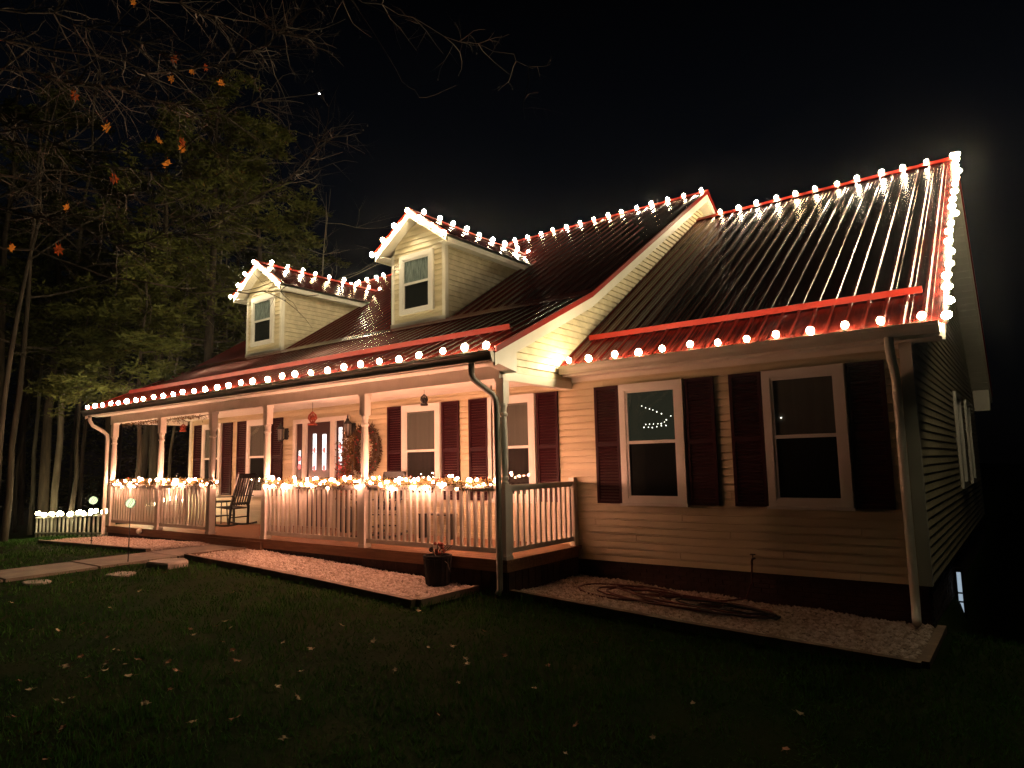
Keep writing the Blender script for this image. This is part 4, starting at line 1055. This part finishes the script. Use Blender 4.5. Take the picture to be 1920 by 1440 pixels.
# overhanging bare tree near the lawn, trunk outside the view
near = thing('overhanging_tree', (-3.6, -7.6, -.7), 'bare tree reaching thin twigs with a few orange leaves over the lawn', 'tree')
rs = random.Random(77)
MB().tube([(-3.6, -7.6, -.9), (-3.55, -7.55, 1.5), (-3.4, -7.4, 3.6), (-3.2, -7.2, 5.6), (-3.0, -7.0, 8.0)], [.24, .2, .16, .12, .05], 12).build('trunk', barkD, near, smooth=True)
LIMBS = {'a': [[-0.76, -5.85, 4.67], [-0.5, -4.97, 4.78], [-0.28, -4.44, 4.8], [-0.04, -3.97, 5.09], [0.11, -3.73, 5.29], [0.27, -3.49, 5.68]],
'b': [[-1.24, -5.71, 4.24], [-1.12, -5.25, 5.02], [-1.01, -4.9, 4.81], [-0.89, -4.59, 4.8], [-0.71, -4.17, 4.79], [-0.63, -4.01, 4.64]],
'c': [[-0.26, -5.93, 4.01], [-0.21, -5.69, 3.93], [-0.11, -5.37, 3.74], [0.01, -5.04, 3.67], [0.2, -4.59, 3.66]],
'd': [[-1.72, -5.57, 3.92], [-1.58, -5.05, 3.98], [-1.4, -4.53, 3.97], [-1.16, -3.96, 3.85], [-0.93, -3.52, 3.94], [-0.63, -3.03, 4.3], [-0.41, -2.71, 4.87]],
'e': [[-0.74, -5.77, 3.31], [-0.62, -5.32, 3.33], [-0.51, -4.98, 3.26], [-0.39, -4.68, 3.17], [-0.24, -4.35, 3.32], [-0.06, -4.01, 3.48]],
'f': [[-0.27, -5.96, 4.57], [-0.13, -5.42, 4.77], [-0.01, -5.08, 4.76], [0.14, -4.73, 4.7]],
'g': [[-1.21, -5.6, 4.71], [-1.05, -5.02, 4.77], [-0.89, -4.59, 4.81], [-0.71, -4.17, 4.79], [-0.51, -3.79, 4.77], [-0.34, -3.49, 4.98]],
'h': [[-1.5, -4.79, 6.23], [-1.3, -4.26, 6.13], [-1.09, -3.81, 6.14], [-0.8, -3.29, 6.14], [-0.55, -2.91, 6.07]],
'i': [[-0.15, -3.21, 6.66], [0.26, -2.68, 6.29], [0.65, -2.26, 6.1], [0.99, -1.94, 5.9], [1.44, -1.57, 5.71], [1.63, -1.44, 5.55]],
'j': [[-2.2, -5.43, 3.48], [-2.05, -4.87, 3.43], [-1.84, -4.27, 3.25], [-1.58, -3.68, 3.21], [-1.3, -3.16, 3.21], [-1.06, -2.78, 3.26], [-0.8, -2.41, 3.24]],
'k': [[-0.26, -5.91, 3.66], [-0.17, -5.56, 3.85], [-0.08, -5.26, 4.25]],
'l': [[-0.35, -2.64, 6.99], [0.08, -2.13, 5.95], [0.25, -1.95, 5.57], [0.38, -1.82, 5.53], [0.63, -1.59, 5.66]]}
twn = []
for k_, L in LIMBS.items():
    L = [Vector(p) for p in L]; st = L[0]
    root = Vector((-3.4, -7.4, min(6.5, max(2.5, st.z - .8))))
    Lf = [root, root.lerp(st, .5) + Vector((0, 0, .25))] + L
    fine = []
    for a, b in zip(Lf[:-1], Lf[1:]):
        for q in range(3): fine.append(a.lerp(b, q / 3) + Vector((rs.gauss(0, .018), rs.gauss(0, .018), rs.gauss(0, .018))))
    fine.append(Lf[-1])
    tw_ = MB()
    n = len(fine); r0 = .016 if k_ in 'dj' else (.006 if k_ in 'il' else .011)
    m = MB(); m.tube(fine, [.045 * (1 - min(1, i / 6)) + r0 * (1 - i / n * .75) for i in range(n)], 6, False)
    for i in range(5, n):
        nk = 0 if k_ in 'l' else (2 if k_ in 'ij' else 7)
        for _ in range(rs.randrange(0, nk + 1)):
            dd = (fine[i] - fine[i - 1]).normalized(); side = Vector((rs.gauss(0, 1), rs.gauss(0, 1), rs.gauss(0, .8))).normalized()
            tl = []
            branch(tw_, fine[i], (dd * .8 + side * .8), rs.uniform(.25, .8), .0055, rs, 2, .22, 5, tl, 0, 2); twn += tl
    if k_ == 'd':
        for i in range(8, n, 3):
            branch(tw_, fine[i], Vector((rs.gauss(.3, .5), rs.gauss(.8, .4), rs.gauss(0, .5))), rs.uniform(.5, .9), .006, rs, 2, .22, 5, twn, 0, 3)
    m.build('branch', barkT, near)
    if tw_.v: kind(tw_.build('twig', barkT, near), 'stuff')
bd = MB()
for p in rs.sample(twn, min(260, len(twn))): bd.ball(p, .008, 5, 3, 1.6)
kind(bd.build('bud', barkT, near), 'stuff')
lp = []
for s_ in range(3):
    q = random.Random(s_ + 50); m = MB(); vs = [(0, .0, -.05)]
    nl_ = 14
    for k in range(nl_):
        a = math.pi / 2 + 2 * math.pi * k / nl_; r = (.066 if k % 2 else .034) * q.uniform(.8, 1.15)
        vs.append((r * .8 * math.cos(a), q.uniform(-.022, .022), -.055 + r * 1.1 * math.sin(a)))
    m.add(vs, [(0, 1 + k, 1 + (k + 1) % nl_) for k in range(nl_)]); m.tube([(0, 0, .0), (0, 0, .04)], .002, 3)
    o = m.build('leaf', orangeleaf if s_ else redleaf, None); lp.append(o); C.objects.unlink(o)
LEAF = [[-0.54, -4.28, 5.13], [-0.55, -4.3, 4.92], [-0.35, -3.92, 4.97], [-0.83, -5.01, 4.54], [-0.75, -4.76, 4.32], [-0.59, -4.38, 4.28], [-0.5, -4.21, 4.31], [-0.49, -4.19, 4.24], [-0.55, -4.31, 4.07], [-0.72, -4.69, 3.85], [-0.83, -5.01, 3.51], [-0.94, -5.36, 3.08], [-0.85, -5.05, 3.14], [-0.69, -4.61, 5.58], [-0.47, -4.14, 5.02], [-0.42, -4.04, 5.09]]
for i, p in enumerate(LEAF):
    inst(lp[i % 3], 'leaf', Vector(p) + Vector((0, 0, .05)), near, (rs.uniform(-.3, .3), rs.uniform(-.3, .3), R(55) + rs.uniform(-.6, .6)), [rs.uniform(.6, .95)] * 3)

# ------------------------------------------------------------------ little lights seen inside the wing window, a reflection bead, and a star
bs = thing('light_string', (1.4, D - .01, 1.85), 'tiny white lights in a zigzag behind the first wing window', 'string lights')
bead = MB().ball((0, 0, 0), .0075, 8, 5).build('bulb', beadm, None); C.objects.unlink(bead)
ZG = [[1.2, 2.04], [1.26, 2.01], [1.32, 1.99], [1.37, 1.97], [1.43, 1.94], [1.5, 1.91], [1.64, 1.87], [1.57, 1.82], [1.54, 1.79], [1.49, 1.77], [1.44, 1.77], [1.37, 1.77], [1.31, 1.77], [1.25, 1.77], [1.22, 1.73], [1.29, 1.73], [1.35, 1.72], [1.42, 1.73], [1.49, 1.74], [1.56, 1.74]]
tag(inst(bead, 'reflection_bead', (3.13, D - .028, 1.76)), 'single tiny white bead standing in for a reflection in the second wing window', 'reflection')  # glowing bead added to mimic a reflection in the pane
for x, z in ZG: inst(bead, 'bulb', (x, D - .028, z), bs, scale=[.8 + .4 * rnd.random()] * 3)
MB().tube([(x, D - .026, z) for x, z in ZG], .0015, 4).build('wire', wirem, bs)
sp = CAM + Vector((-.7007, .5216, .4867)) * 900
tag(MB().ball(sp, .85, 12, 8).build('star', starm), 'single bright star above the pines in the black sky', 'star')

# ------------------------------------------------------------------ thin mist added for a lens-like glow round the bulbs
mist = bpy.data.materials.new('added_glow_mist'); mist.use_nodes = True; n = mist.node_tree; n.nodes.remove(n.nodes['Principled BSDF'])
v = n.nodes.new('ShaderNodeVolumePrincipled'); v.inputs['Color'].default_value = (.92, .95, 1, 1); v.inputs['Density'].default_value = .00032; v.inputs['Anisotropy'].default_value = .95
n.links.new(v.outputs[0], n.nodes['Material Output'].inputs['Volume'])
kind(MB().box(-150, 150, -150, 150, -9, 18.5).build('haze', mist), 'stuff')
